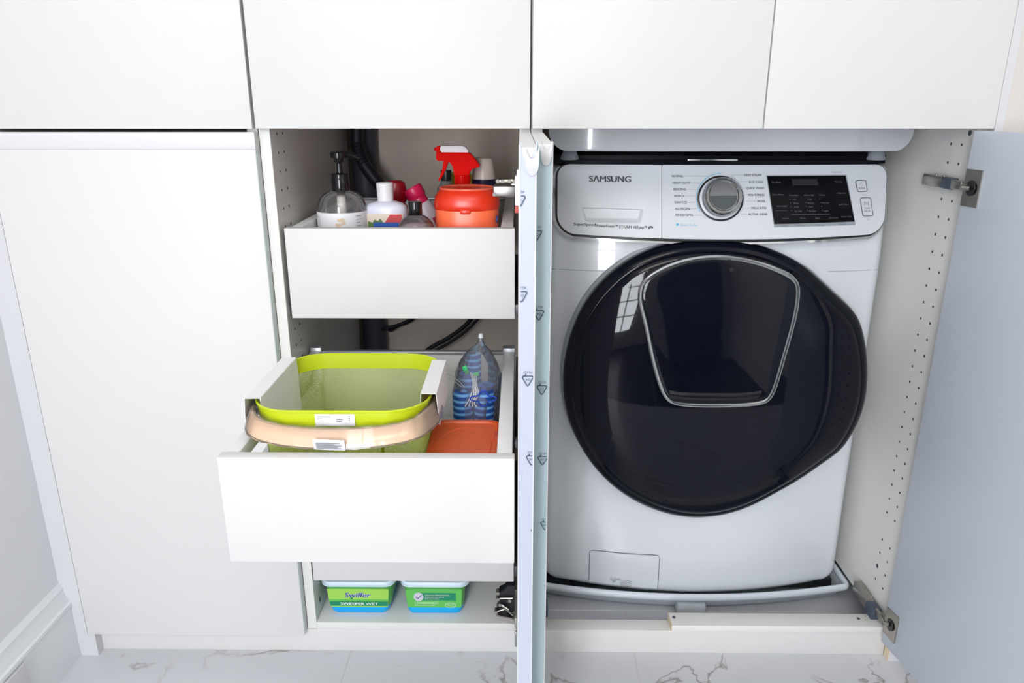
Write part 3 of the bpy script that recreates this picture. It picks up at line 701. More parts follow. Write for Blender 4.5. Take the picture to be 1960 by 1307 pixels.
def button(TL, TR, BR, BL):
    o = part('button', quad(TL, TR, BR, BL, 4, 4, 0.0012, 0.003), PANELM, wm)
    m = MB(); c = [TL, TR, BR, BL]; loop = []
    for i in range(4):
        a, b, e = c[i - 1], c[i], c[(i + 1) % 4]
        for t in (0.0, 0.33, 0.66, 1.0):
            k = 0.0035
            La = math.hypot(a[0] - b[0], a[1] - b[1]); Le = math.hypot(e[0] - b[0], e[1] - b[1])
            p = (b[0] + (a[0] - b[0]) / La * k, b[1] + (a[1] - b[1]) / La * k); q = (b[0] + (e[0] - b[0]) / Le * k, b[1] + (e[1] - b[1]) / Le * k)
            x = (1 - t) ** 2 * p[0] + 2 * t * (1 - t) * b[0] + t * t * q[0]; z = (1 - t) ** 2 * p[1] + 2 * t * (1 - t) * b[1] + t * t * q[1]
            loop.append((x, ypan(x, z) - 0.0012, z))
    m.tube(loop, 0.0007, 6, closed=True); part('outline', m, LOGO, o)
    return o
b1 = button((.6407, .9552), (.6616, .9554), (.6663, .9347), (.6454, .9345))
m = MB(); put_text(m, 'POWER', 0.0050, on_panel(.6540, .9390, 0.0018), width=.0135, align='c')
cx, cz = .6528, .9478
A = ls(math.radians(120), math.radians(420), 18); v = []
for a in A:
    for r in (0.0029, 0.0036): v.append((cx + r * math.cos(a), ypan(cx, cz) - .0018, cz + r * math.sin(a)))
m.add(v, [(2 * i, 2 * i + 1, 2 * i + 3, 2 * i + 2) for i in range(17)]); m.add([(cx + dx, ypan(cx, cz) - .0018, cz + dz) for dx, dz in ((-.0003, .001), (.0003, .001), (.0003, .0046), (-.0003, .0046))], [(0, 1, 2, 3)])
part('power_mark', m, PRINT, b1, smooth=False)
b2 = button((.6512, .9225), (.6728, .9227), (.6801, .8882), (.6578, .8880))
m = MB(); put_text(m, 'START', 0.0045, on_panel(.6662, .9010, 0.0018), width=.0120, align='c'); put_text(m, 'PAUSE', 0.0045, on_panel(.6670, .8958, 0.0018), width=.0120, align='c')
for a, b in (((.6600, .9155), (.6600, .9085)), ((.6600, .9155), (.6645, .9120)), ((.6600, .9085), (.6645, .9120)), ((.6660, .9155), (.6660, .9085)), ((.6685, .9155), (.6685, .9085))):
    L = math.hypot(b[0] - a[0], b[1] - a[1]); nx, nz = -(b[1] - a[1]) / L * .0003, (b[0] - a[0]) / L * .0003
    m.add([(p[0] + s * nx, ypan(*p) - .0018, p[1] + s * nz) for p, s in ((a, -1), (b, -1), (b, 1), (a, 1))], [(0, 1, 2, 3)])
part('start_mark', m, PRINT, b2, smooth=False)
m = MB(); put_text(m, '\u21bb 2', 0.0050, on_panel(.6705, .8800), width=.0060, align='c') ; part('small_mark', m, PRINT, wm, smooth=False)

# door of the machine
OUT = [(0.359, 0.846), (0.426, 0.843), (0.476, 0.828), (0.523, 0.808), (0.556, 0.787), (0.587, 0.76), (0.622, 0.73), (0.652, 0.706), (0.67, 0.683), (0.687, 0.64), (0.7, 0.586), (0.705, 0.546), (0.706, 0.5), (0.699, 0.459), (0.683, 0.417), (0.67, 0.393), (0.648, 0.374), (0.62, 0.349), (0.589, 0.322), (0.552, 0.297), (0.506, 0.266), (0.459, 0.24), (0.385, 0.224), (0.32, 0.232), (0.258, 0.255), (0.207, 0.286), (0.161, 0.328), (0.125, 0.376), (0.094, 0.435), (0.078, 0.487), (0.072, 0.543), (0.074, 0.598), (0.087, 0.657), (0.106, 0.705), (0.132, 0.747), (0.167, 0.784), (0.21, 0.815), (0.258, 0.834), (0.306, 0.844)]
INN = [(0.366, 0.818), (0.418, 0.813), (0.463, 0.8), (0.504, 0.782), (0.519, 0.765), (0.521, 0.738), (0.518, 0.697), (0.505, 0.631), (0.492, 0.564), (0.48, 0.535), (0.455, 0.526), (0.373, 0.522), (0.3, 0.525), (0.276, 0.539), (0.26, 0.573), (0.243, 0.63), (0.229, 0.691), (0.216, 0.732), (0.218, 0.764), (0.235, 0.782), (0.272, 0.802), (0.319, 0.815)]
def closed_spline(pts, m):
    n = len(pts); out = []
    P_ = [Vector((x, z, 0)) for x, z in pts]
    for i in range(n):
        a, b, e, f = P_[i - 1], P_[i], P_[(i + 1) % n], P_[(i + 2) % n]
        for k in range(m):
            t = k / m; q = 0.5 * ((2 * b) + (-a + e) * t + (2 * a - 5 * b + 4 * e - f) * t * t + (-a + 3 * b - 3 * e + f) * t ** 3); out.append((q.x, q.y))
    return out
def smooth_loop(l, it=2):
    for _ in range(it):
        n = len(l); l = [((l[i - 1][0] + 2 * l[i][0] + l[(i + 1) % n][0]) / 4, (l[i - 1][1] + 2 * l[i][1] + l[(i + 1) % n][1]) / 4) for i in range(n)]
    return l
outl = smooth_loop(closed_spline(OUT, 4), 12)
cen = (0.382, 0.532)
def dome(loop, c, prof, cap=True):
    n = len(loop); v = []; f = []
    for s, y in prof:
        for x, z in loop: v.append((c[0] + (x - c[0]) * s, y, c[1] + (z - c[1]) * s))
    for j in range(len(prof) - 1):
        for i in range(n): f.append((j * n + i, j * n + (i + 1) % n, (j + 1) * n + (i + 1) % n, (j + 1) * n + i))
    if cap:
        v.append((c[0], prof[-1][1] - 0.0002, c[1])); q = len(v) - 1; b = (len(prof) - 1) * n
        for i in range(n): f.append((b + i, b + (i + 1) % n, q))
    return MB().add(v, f)
part('door_seal', dome(outl, cen, [(1.012, 0.200), (1.012, 0.183), (0.99, 0.178), (0.9, 0.178)]), mat('seal_grey', rgb(150, 156, 162), 0.4), wm)
wd = part('door', dome(outl, cen, [(0.985, 0.200), (0.998, 0.172), (1.0, 0.162), (0.997, 0.1555), (0.985, 0.1500), (0.965, 0.1440), (0.948, 0.1415), (0.938, 0.1405), (0.93, 0.1415), (0.85, 0.165)]), RINGM, wm, angle=60)
# circular glass bowl inside the ring
cir = [(0.378 + 0.262 * math.cos(a), 0.530 + 0.262 * math.sin(a)) for a in ls(2 * PI, 0, 145)[:-1]]
blend = []
inner_l = [(cen[0] + (x - cen[0]) * 0.937, cen[1] + (z - cen[1]) * 0.937) for x, z in outl]
part('door_glass', dome(inner_l, cen, [(1.0, 0.1415), (0.996, 0.1395), (0.96, 0.1355), (0.90, 0.1300), (0.80, 0.1215), (0.68, 0.1155), (0.5, 0.1110), (0.3, 0.1085), (0.1, 0.1075)]), BLACKG, wd, angle=60)
inn = smooth_loop(closed_spline(INN, 6), 10)
ic = (0.369, 0.672)
def tl(z): return 0.09 * (z - 0.650)
fr = MB(); fr.tube([(x, 0.1040 + tl(z), z) for x, z in inn], 0.0046, 10, closed=True)
part('chrome_frame', fr, CHROME, wd)
hm = dome(inn, ic, [(1.0, 0.118), (0.992, 0.103), (0.97, 0.1015), (0.93, 0.1005), (0.8, 0.0985), (0.5, 0.0965), (0.2, 0.0958)]); hm.v = [(x, y + tl(z), z) for x, y, z in hm.v]
hatch = part('hatch', hm, BLACKG, wd, angle=60, label='small hatch door in the big door')
gl = MB()
def GP(u, v):
    x = lerp(0.285, 0.458, u); t = 2 * u - 1
    return (x + t * 0.006 * v, 0.0985 - 0.010 - 0.004 * math.sin(PI * v), 0.5335 + 0.0065 * t ** 4 + 0.017 * v)
gl.sheet(GP, ls(0, 1, 17), ls(0, 1, 7), 0.004)
part('finger_grip', gl, mat('grip_black', rgb(16, 18, 24), 0.12), hatch)
part('lock_button', MB().tube([(0.3880, 0.1115, 0.796), (0.3880, 0.1085, 0.796)], 0.0042, 16), BLACKP, hatch)
# filter cover with its caution sticker
fc = [(0.1440, 0.0300), (0.1440, 0.1270), (0.1475, 0.1310), (0.2925, 0.1330), (0.2982, 0.1280), (0.2990, 0.0280)]
cov = MB()
cov.sheet(lambda u, v: (lerp(0.1455, 0.2975, u), ybody(lerp(0.1455, 0.2975, u), lerp(0.0480, 0.1315, v)) - 0.0012, lerp(0.0480, 0.1300 + 0.0015 * u, v)), ls(0, 1, 10), ls(0, 1, 7), 0.004)
cv = part('filter_cover', cov, ENAMEL, wm)
g2 = MB(); g2.tube([(x, ybody(x, z) - 0.0006, z) for x, z in ((0.1440, 0.050), (0.1440, 0.122), (0.1452, 0.1275), (0.1500, 0.1305), (0.22, 0.1318), (0.2920, 0.1333), (0.2970, 0.1310), (0.2986, 0.1260), (0.2990, 0.048))], 0.0007, 6)
part('cover_gap', g2, DARKP, wm)
st = MB()
def on_body(X, z, l=0.0018):
    def f(a, b): x = X + a; return (x, ybody(x, z + b) - l, z + b)
    return f
put_text(st, '\u26a0 Caution', 0.0058, on_body(0.1915, 0.0645), width=0.024)
def bb_(x0, x1, z0, z1): st.add([(x, ybody(x, z) - 0.0017, z) for x, z in ((x0, z0), (x1, z0), (x1, z1), (x0, z1))], [(0, 1, 2, 3)])
bb_(0.1910, 0.2420, 0.0622, 0.0630)
for i in range(7): bb_(0.2140, 0.2140 + [.024, .026, .020, .027, .018, .025, .016][i], 0.0590 - i * 0.0024, 0.0597 - i * 0.0024)
for a, b in (((.194, .060), (.204, .0575)), ((.197, .056), (.205, .0605)), ((.199, .0605), (.1995, .053))):
    dx, dz = b[0] - a[0], b[1] - a[1]; L = math.hypot(dx, dz); nx, nz = -dz / L * .0004, dx / L * .0004
    st.add([(p[0] + s * nx, ybody(p[0], p[1]) - .0017, p[1] + s * nz) for p, s in ((a, -1), (b, -1), (b, 1), (a, 1))], [(0, 1, 2, 3)])
part('caution_lettering', st, PRINT, cv, smooth=False)

# stacking kit and dryer
sk = thing('stacking_kit', 'black stacking kit rail between the washer and the appliance above', 'rail', (0.381, 0.45, 0.982))
part('frame_rail', MB().box(0.045, 0.700, 0.212, 0.60, 0.9866, 1.004, 0.002), mat('deep_black', rgb(10, 11, 18), 0.4, ior=1.2), sk)
part('front_lip', MB().sheet(lambda u, v: (lerp(0.050, 0.690, u), 0.200 + 0.012 * (2 * u - 1) ** 2, lerp(0.9866, 0.9925, v)), ls(0, 1, 12), [0, 1], 0.02), mat('glossy_black', rgb(14, 16, 24), 0.25, ior=1.2), sk)
part('badge_bar', MB().box(0.3085, 0.4060, 0.196, 0.203, 0.9925, 0.9965, 0.0012), CHROME, sk)
for x in (0.080, 0.680): part('rubber_foot', MB().lathe([(0.016, 0.9935), (0.019, 0.9945), (0.018, 0.999), (0.013, 1.0110)], x, 0.214, 20), mat('frosted_foot', rgb(140, 146, 154), 0.25), sk)
dry = thing('dryer', 'white appliance with a rounded lower corner stacked above the washer', 'dryer', (0.381, 0.45, 1.0125))
rad = 0.040
v, f = [], []
secs = []
def dsec(z, ins):
    hw = 0.345 - ins; out = []
    for i in range(21):
        x = 0.381 - hw + 2 * hw * i / 20; out.append((x, 0.150 + 0.022 * ((x - 0.381) / 0.345) ** 6 + max(0, ins - 0.030) * 0.5))
    return out + [(0.381 + hw, 0.615), (0.381 - hw, 0.615)]
zz = []
for a in ls(0, PI / 2, 8): zz.append((1.0125 + rad * (1 - math.cos(PI / 2 - a) if False else (1 - math.cos(a)) * 1.0) * 1.0, rad * (1 - math.sin(a))))
zz.append((1.9, 0.0))
for z, ins in zz: secs.append([(x, y, z) for x, y in dsec(z, ins)])
n = len(secs[0])
for s in secs: v += s
for j in range(len(secs) - 1):
    for i in range(n): f.append((j * n + i, j * n + (i + 1) % n, (j + 1) * n + (i + 1) % n, (j + 1) * n + i))
f += [tuple(range(n - 1, -1, -1)), tuple((len(secs) - 1) * n + i for i in range(n))]
part('body', MB().add(v, f), ENAMEL, dry, angle=50)

# drip pan
pan = thing('drip_pan', 'white plastic drip pan with a rolled rim under the washing machine', 'tray', (0.381, 0.45, 0.0))
def prim(hw, yc, ys_, yb=0.625):
    pts = []; R_ = 0.014
    for i in range(33):
        t = -1 + 2 * i / 32; x = 0.381 + t * (hw - R_); pts.append((x, lerp(yc, ys_, t * t)))
    ye = pts[-1][1]
    arc_ = [(0.381 + hw - R_ + R_ * math.sin(a), ye + R_ * (1 - math.cos(a))) for a in ls(0.25, PI / 2, 6)]
    return pts + arc_ + [(0.381 + hw, yb), (0.381 - hw, yb)] + [(0.762 - x, y) for x, y in reversed(arc_)]
rim = prim(0.3552, 0.124, 0.164)
rt = MB(); rt.tube([(x, y, 0.0450) for x, y in rim], 0.0, 12, closed=True, flat=(0.0085, 0.0065))
part('rim', rt, mat('pan_plastic', rgb(214, 222, 230), 0.35), pan)
secs = [[(x, y, 0.042) for x, y in prim(0.352, 0.131, 0.170)], [(x, y, 0.012) for x, y in prim(0.345, 0.140, 0.183)], [(x, y, 0.002) for x, y in prim(0.335, 0.155, 0.198)], [(x, y, 0.0015) for x, y in prim(0.2, 0.3, 0.32, 0.55)]]
v = [p for s in secs for p in s]; n = len(secs[0]); f = []
for j in range(3):
    for i in range(n): f.append((j * n + i, j * n + (i + 1) % n, (j + 1) * n + (i + 1) % n, (j + 1) * n + i))
f.append(tuple(3 * n + i for i in range(n)))
part('tray', MB().add(v, f), mat('pan_plastic_wall', rgb(200, 208, 214), 0.4), pan, angle=50)
part('drain_tab', MB().box(0.338, 0.403, 0.118, 0.160, 0.002, 0.030, 0.004), MATS['pan_plastic_wall'], pan)
part('dark_gap_fill', MB().box(0.044, 0.718, 0.208, 0.60, 0.012, 0.0365, 0.002), BLACKP, wm)  # black block added so the gap between body and pan rim looks dark
part('foot', MB().lathe([(0.020, 0.0035), (0.020, 0.03), (0.012, 0.037)], 0.12, 0.26, 16), BLACKP, wm); part('foot', MB().lathe([(0.020, 0.0035), (0.020, 0.03), (0.012, 0.037)], 0.64, 0.26, 16), BLACKP, wm)
part('foot', MB().lathe([(0.020, 0.0035), (0.020, 0.03), (0.012, 0.037)], 0.12, 0.56, 16), BLACKP, wm); part('foot', MB().lathe([(0.020, 0.0035), (0.020, 0.03), (0.012, 0.037)], 0.64, 0.56, 16), BLACKP, wm)

# ------------------------------------------------------------------ things in the top drawer (base at z 0.755)
B0 = 0.7552
# pump bottle
px_, py_ = -0.354, 0.120
pb_ = thing('pump_bottle', 'clear rounded pump bottle with black pump and white label, far left in top drawer', 'bottle', (px_, py_, B0))
part('bottle_body', MB().lathe([(0.040, B0), (0.0455, B0 + .006), (0.0465, 0.80), (0.0465, 0.902), (0.0455, 0.915), (0.0415, 0.928), (0.033, 0.938), (0.020, 0.9435), (0.0155, 0.9450)], px_, py_, 40), CLEARB, pb_)
part('liquid', MB().lathe([(0.039, B0 + .002), (0.0445, B0 + .008), (0.0445, 0.896), (0.01, 0.8962)], px_, py_, 40), mat('milky_liquid', rgb(206, 202, 200), 0.3), pb_)
lb = part('label', MB().sheet(lambda u, v: (px_ + 0.0470 * math.sin(lerp(-2.2, 2.2, u)), py_ - 0.0470 * math.cos(lerp(-2.2, 2.2, u)), lerp(0.79, 0.907, v)), ls(0, 1, 41), [0, 1], 0.0002), LABELW, pb_)
def on_cyl(cx, cy, r, ang0, z):
    def fn(a, b): t = ang0 + a / r; return (cx + (r + .0006) * math.sin(t), cy - (r + .0006) * math.cos(t), z + b)
    return fn
m = MB()
fn = on_cyl(px_, py_, 0.0472, 0, 0.818)
def cbar(m, fn, a0, a1, b0, b1, n=4):
    v = []
    for a in ls(a0, a1, n): v += [fn(a, b0), fn(a, b1)]
    m.add(v, [(2 * i, 2 * i + 2, 2 * i + 3, 2 * i + 1) for i in range(n - 1)])
cbar(m, fn, -0.070, -0.0400, 0.0800, 0.0806); cbar(m, fn, -0.0404, -0.0398, 0.0, 0.0806)
for i in range(8): cbar(m, fn, 0.036, 0.036 + [.012, .014, .010, .013, .012, .014, .009, .012][i], 0.082 - i * 0.006, 0.0828 - i * 0.006)
for i in range(3): cbar(m, fn, -0.060, -0.048, 0.062 - i * .004, 0.0625 - i * .004)
part('label_print', m, PRINT, lb, smooth=False)
m = MB()
for q in range(7):
    a = q * 0.9; cxx, czz = 0.006 + 0.006 * math.cos(a), 0.071 + 0.007 * math.sin(a * 1.3)
    m.add([fn(cxx + 0.0042 * math.cos(t), czz + 0.0028 * math.sin(t)) for t in ls(0, 2 * PI, 9)[:-1]], [tuple(range(8))])
part('flower_print', m, mat('beige_print', rgb(222, 200, 170), 0.6), lb, smooth=False)
part('dip_tube', MB().lathe([(0.0035, 0.765), (0.0035, 0.893), (0.0085, 0.895), (0.0085, 0.944)], px_, py_, 16), mat('cream_tube', rgb(214, 210, 200), 0.4), pb_)
pm = part('pump', MB().lathe([(0.0158, 0.943), (0.0163, 0.945), (0.0163, 0.966), (0.0160, 0.9665), (0.0160, 0.9735), (0.0150, 0.9745), (0.0065, 0.976), (0.0055, 0.980), (0.0052, 0.993), (0.0085, 0.997), (0.009, 1.003), (0.0145, 1.0035), (0.0150, 1.012), (0.0125, 1.0145)], px_, py_, 28), mat('gloss_black', rgb(20, 21, 24), 0.15), pb_)
part('spout', MB().tube([(px_, py_, 1.0085), (px_ + 0.016, py_ + 0.004, 1.0090), (px_ + 0.026, py_ + 0.007, 1.0065), (px_ + 0.036, py_ + 0.010, 1.0010)], [0.0068, 0.006, 0.005, 0.0042], 12), MATS['gloss_black'], pm)
# white bottle with white cap
wx, wy = -0.2745, 0.140
wb = thing('white_bottle', 'white bottle with white flip cap and red, green and blue label, beside the pump bottle', 'bottle', (wx, wy, B0))
part('bottle_body', MB().lathe([(0.036, B0), (0.0400, B0 + .005), (0.0405, 0.80), (0.0405, 0.906), (0.0392, 0.912), (0.033, 0.9175), (0.022, 0.9210), (0.0155, 0.9225)], wx, wy, 36, sy=0.62, sq=2.6), WHITEP, wb)
part('cap', MB().lathe([(0.0148, 0.9222), (0.0152, 0.928), (0.0160, 0.9545), (0.0150, 0.9560), (0.0140, 0.9555)], wx, wy, 28), CAPW, wb)
lab = part('label', MB().sheet(lambda u, v: (lerp(wx - 0.034, wx + 0.036, u), wy - 0.0258 - 0.0006 + 0.004 * abs(2 * u - 1) ** 4, lerp(0.78, 0.9000, v)), ls(0, 1, 9), [0, 1], 0.0006), mat('cream_label', rgb(232, 218, 200), 0.5), wb)
yl = wy - 0.0272
part('red_corner', MB().prism([(wx + 0.001, 0.884), (wx + 0.012, 0.8995), (wx + 0.034, 0.8995), (wx + 0.034, 0.882)], yl, yl + .0004), mat('label_red', rgb(205, 60, 60), .5), lab)
part('green_leaves', MB().prism([(wx - 0.031, 0.872), (wx - 0.030, 0.887), (wx - 0.022, 0.884), (wx - 0.018, 0.890), (wx - 0.011, 0.887), (wx - 0.007, 0.892), (wx - 0.003, 0.887), (wx + 0.0, 0.872)], yl - .0001, yl + .0003), mat('label_green', rgb(84, 120, 50), .5), lab)
part('blue_band', MB().prism([(wx - 0.020, 0.80), (wx - 0.020, 0.8845), (wx + 0.030, 0.8845), (wx + 0.030, 0.80)], yl - .0003, yl), mat('label_blue', rgb(20, 84, 170), .5), lab)
# red bottle behind it
rx, ry = -0.2790, 0.262
rb_ = thing('red_bottle', 'red bottle with a rounded cap, behind the white bottle', 'bottle', (rx, ry, B0))
part('bottle_body', MB().lathe([(0.026, B0), (0.029, B0 + .005), (0.029, 0.895), (0.022, 0.905)], rx, ry, 28, sy=0.7), mat('raspberry_plastic', rgb(196, 40, 66), .35), rb_)
part('cap', MB().lathe([(0.0195, 0.905), (0.0210, 0.910), (0.0207, 0.934), (0.018, 0.9445), (0.012, 0.9485), (0.005, 0.949)], rx + .006, ry, 28), mat('red_cap', rgb(190, 24, 48), .3), rb_)
# pink capped bottle, leaning
tilt = Matrix.Rotation(-0.50, 3, 'Y'); pv = (-0.2095, 0.258, 0.878)
pk = thing('pink_capped_bottle', 'white bottle with hot pink ribbed cap leaning left behind the small clear bottle', 'bottle', (-0.175, 0.2, B0))
part('bottle_body', MB().lathe([(0.020, 0.7790), (0.0225, 0.7830), (0.0235, 0.8330), (0.0225, 0.8880), (0.0195, 0.9050)], pv[0], pv[1], 28, rot=tilt, piv=pv), mat('pale_pink_white', rgb(226, 216, 222), .35), pk)
part('cap', MB().lathe([(0.0195, 0.8990), (0.0200, 0.9020), (0.0185, 0.9050), (0.0175, 0.9180), (0.0205, 0.9230), (0.0205, 0.9380), (0.0190, 0.9425), (0.0165, 0.9430), (0.0160, 0.9395)], pv[0], pv[1], 28, rot=tilt, piv=pv), mat('hot_pink', rgb(226, 30, 90), .35), pk)
part('red_print', MB().box(-0.194, -0.186, 0.2335, 0.2350, 0.862, 0.878, rot=Matrix.Rotation(-0.5, 3, 'Y')), mat('print_red', rgb(200, 40, 60), .5), pk)
# small clear bottle with black cap
sx_, sy_ = -0.2085, 0.070
sb = thing('small_clear_bottle', 'small clear round-shouldered bottle with tall black cap at the drawer front', 'bottle', (sx_, sy_, B0))
part('bottle_body', MB().lathe([(0.029, B0), (0.0325, B0 + .005), (0.0335, 0.80), (0.0335, 0.877), (0.0310, 0.890), (0.0225, 0.900), (0.0135, 0.9050), (0.0115, 0.9060)], sx_, sy_, 36), CLEARB, sb)
part('contents', MB().lathe([(0.028, B0 + .002), (0.0315, B0 + .006), (0.0320, 0.876), (0.0290, 0.887), (0.01, 0.8875)], sx_, sy_, 32), mat('mauve_gel', rgb(204, 192, 196), .35, noise=.25, nscale=90), sb)
part('cap', MB().lathe([(0.0120, 0.9050), (0.0126, 0.906), (0.0126, 0.928), (0.0118, 0.9295)], sx_, sy_, 28), MATS['gloss_black'], sb)
# orange tub
tx, ty = -0.1170, 0.118
tub = thing('orange_tub', 'orange rounded laundry tub with darker red-orange lid, right side of top drawer', 'tub', (tx, ty, B0))
part('tub_body', MB().lathe([(0.050, B0), (0.0550, B0 + .008), (0.0580, 0.85), (0.0592, 0.912), (0.0575, 0.916)], tx, ty, 44, sy=0.90, sq=3.0), mat('tub_orange', rgb(254, 112, 66), 0.3), tub)
lid = part('lid', MB().lathe([(0.0600, 0.9120), (0.0618, 0.9150), (0.0615, 0.925), (0.0590, 0.9350), (0.0530, 0.9440), (0.0500, 0.9470), (0.0440, 0.9480)], tx, ty, 44, sy=0.90, sq=2.7), mat('lid_red_orange', rgb(226, 52, 22), 0.28), tub)
part('lid_ring', MB().tube([(tx + 0.050 * math.cos(a), ty + 0.044 * math.sin(a), 0.9490 ) for a in ls(0, 2 * PI, 41)[:-1]], 0.0022, 8, closed=True), mat('lid_ring', rgb(236, 110, 84), 0.15), lid)
part('latch', MB().box(tx - 0.010, tx + 0.010, ty - 0.0568, ty - 0.050, 0.9070, 0.9150, 0.0025), MATS['lid_red_orange'], lid)
m = MB()
m.tube([(tx + 0.0565 + 0.0005, ty - 0.030 + 0.010 * math.cos(a), 0.895 + 0.006 * math.sin(a)) for a in ls(0, 2 * PI, 17)[:-1]], 0.0012, 6, closed=True)
m.box(tx + 0.0560, tx + 0.0580, ty - 0.040, ty - 0.022, 0.892, 0.896, 0.0005)
part('side_emblem', m, mat('emblem_blue', rgb(60, 80, 160), .4), tub)
# red trigger sprayer standing behind the tub
def Lx(cx): return -0.2465 + 0.000139 * cx
def Lz(cz): return 1.0395 - 0.0001364 * cz
RED = mat('sprayer_red', rgb(222, 10, 6), 0.25, ior=1.25)
sy0 = 0.205
REDM = mat('sprayer_red_satin', rgb(228, 12, 6), 0.5, ior=1.12)
sp = thing('trigger_sprayer', 'glossy red trigger spray bottle with a white top, behind the orange tub', 'spray bottle', (Lx(830), sy0, B0))
part('bottle_body', MB().lathe([(0.032, B0), (0.034, B0 + .006), (0.034, 0.90), (0.030, 0.925), (0.021, 0.941), (0.0148, 0.949)], Lx(828), sy0, 32, sy=0.7), RED, sp)
hd = part('spray_head', MB().prism([(Lx(a), Lz(b)) for a, b in ((466, 226), (935, 228), (1000, 300), (1050, 370), (1090, 425), (1060, 436), (990, 445), (950, 475), (935, 520), (930, 560), (720, 560), (708, 470), (690, 395), (640, 350), (560, 345), (470, 345))][::-1], sy0 - 0.013, sy0 + 0.013, 0.005), REDM, sp)
part('top_cover', MB().prism([(Lx(a), Lz(b)) for a, b in ((527, 138), (865, 140), (900, 175), (937, 228), (530, 225))][::-1], sy0 - 0.0115, sy0 + 0.0115, 0.002), mat('sprayer_white', rgb(214, 208, 210), .3), hd)
part('nozzle', MB().prism([(Lx(a), Lz(b)) for a, b in ((468, 155), (520, 138), (526, 138), (528, 225), (466, 225))][::-1], sy0 - 0.011, sy0 + 0.011, 0.002).tube([(Lx(470), sy0, Lz(188)), (Lx(436), sy0, Lz(186))], 0.003, 10), REDM, hd)
part('trigger', MB().prism([(Lx(a), Lz(b)) for a, b in ((565, 345), (635, 350), (610, 440), (560, 545), (492, 645), (478, 622), (515, 560), (545, 480), (562, 400))][::-1], sy0 - 0.009, sy0 + 0.009, 0.002), REDM, hd)
cl = MB(); cl.lathe([(0.0150, Lz(665)), (0.0152, Lz(550)), (0.0146, Lz(545))], Lx(828), sy0, 32)
for i in range(20):
    a = 2 * PI * i / 20; cl.tube([(Lx(828) + 0.0152 * math.cos(a), sy0 + 0.0152 * math.sin(a), Lz(655)), (Lx(828) + 0.0152 * math.cos(a), sy0 + 0.0152 * math.sin(a), Lz(560))], 0.0009, 5)
part('collar', cl, RED, sp)
# smaller bottles at the back
dx_, dy_ = -0.1720, 0.292
ob = thing('dark_capped_bottle', 'clear bottle with dark green-black cap seen under the red trigger', 'bottle', (dx_, dy_, B0))
part('bottle_body', MB().lathe([(0.018, B0), (0.020, B0 + .004), (0.020, 0.928), (0.012, 0.941), (0.0105, 0.9475)], dx_, dy_, 24), mat('grey_clear', rgb(120, 122, 120), .15), ob)
part('cap', MB().lathe([(0.0110, 0.9455), (0.0115, 0.948), (0.0112, 0.966), (0.010, 0.967)], dx_, dy_, 24), mat('green_black', rgb(26, 36, 38), .3), ob)
yb_ = thing('yellow_bottle', 'yellow bottle half hidden behind the red sprayer collar', 'bottle', (-0.1455, 0.350, B0))
part('bottle_body', MB().lathe([(0.024, B0), (0.027, B0 + .005), (0.027, 0.91), (0.0272, 0.942), (0.0250, 0.952), (0.018, 0.958), (0.010, 0.9595)], -0.1455, 0.350, 28), mat('yellow_plastic', rgb(226, 214, 50), .35), yb_)
tb = thing('roll_on_bottle', 'bottle with taupe domed cap and navy collar, back right of top drawer', 'bottle', (-0.0925, 0.262, B0))
part('bottle_body', MB().lathe([(0.0225, B0), (0.0245, B0 + .004), (0.0245, 0.952)], -0.0925, 0.262, 32), mat('navy_plastic', rgb(18, 28, 62), .25), tb)
part('cap', MB().lathe([(0.0240, 0.9522), (0.0238, 0.955), (0.0200, 0.986), (0.0182, 0.9925), (0.0150, 0.9945), (0.008, 0.995)], -0.0925, 0.262, 32), mat('taupe_cap', rgb(206, 194, 184), .35), tb)

# ------------------------------------------------------------------ things in the middle drawer (base at z 0.492)
M0 = 0.4924
bk = thing('mesh_basket', 'lime green wire mesh basket with a bent wood handle, standing in the pulled-out drawer', 'basket', (-0.283, -0.185, M0))
bcx, bcy, bhx, bhy = -0.2815, -0.1850, 0.1300, 0.1280
def rrect(hx, hy, r, n=8):
    pts = []
    for cx, cy, a0 in ((hx - r, -(hy - r), -PI / 2), (hx - r, hy - r, 0), (-(hx - r), hy - r, PI / 2), (-(hx - r), -(hy - r), PI)):
        for i in range(n): a = a0 + PI / 2 * i / (n - 1); pts.append((cx + r * math.cos(a), cy + r * math.sin(a)))
    return pts
def resample(pts, n):
    P_ = [Vector((x, y, 0)) for x, y in pts]; P_.append(P_[0]); L = [0]
    for i in range(len(P_) - 1): L.append(L[-1] + (P_[i + 1] - P_[i]).length)
    out = []; j = 0
    for k in range(n):
        t = L[-1] * k / n
        while L[j + 1] < t: j += 1
        q = (t - L[j]) / max(1e-9, L[j + 1] - L[j]); p = P_[j].lerp(P_[j + 1], q); out.append((p.x, p.y))
    return out
ZR1, ZR0 = 0.6790, 0.6540
ring = resample(rrect(bhx, bhy, 0.062, 10), 96)
def bpt(p, s, z): return (bcx + p[0] * s, bcy + p[1] * s, z)
def band(s0, s1, z0, z1, th=0.0015):
    n = len(ring); v = []
    for (s, z, o) in ((s0, z0, 0), (s1, z1, 0), (s1, z1, -th), (s0, z0, -th)):
        for p in ring:
            k = s + o / 0.13; v.append(bpt(p, k, z))
    f = []
    for j in range(4):
        for i in range(n): f.append((j * n + i, j * n + (i + 1) % n, ((j + 1) % 4) * n + (i + 1) % n, ((j + 1) % 4) * n + i))
    return MB().add(v, f)
part('rim_band', band(0.985, 1.0, ZR0, ZR1, 0.002), LIME, bk)
part('rim_bead', MB().tube([bpt(p, 1.0, ZR1) for p in ring], 0.0019, 6, closed=True), LIME, bk)
part('base_band', band(0.815, 0.83, M0 + 0.001, M0 + 0.010), LIME, bk)
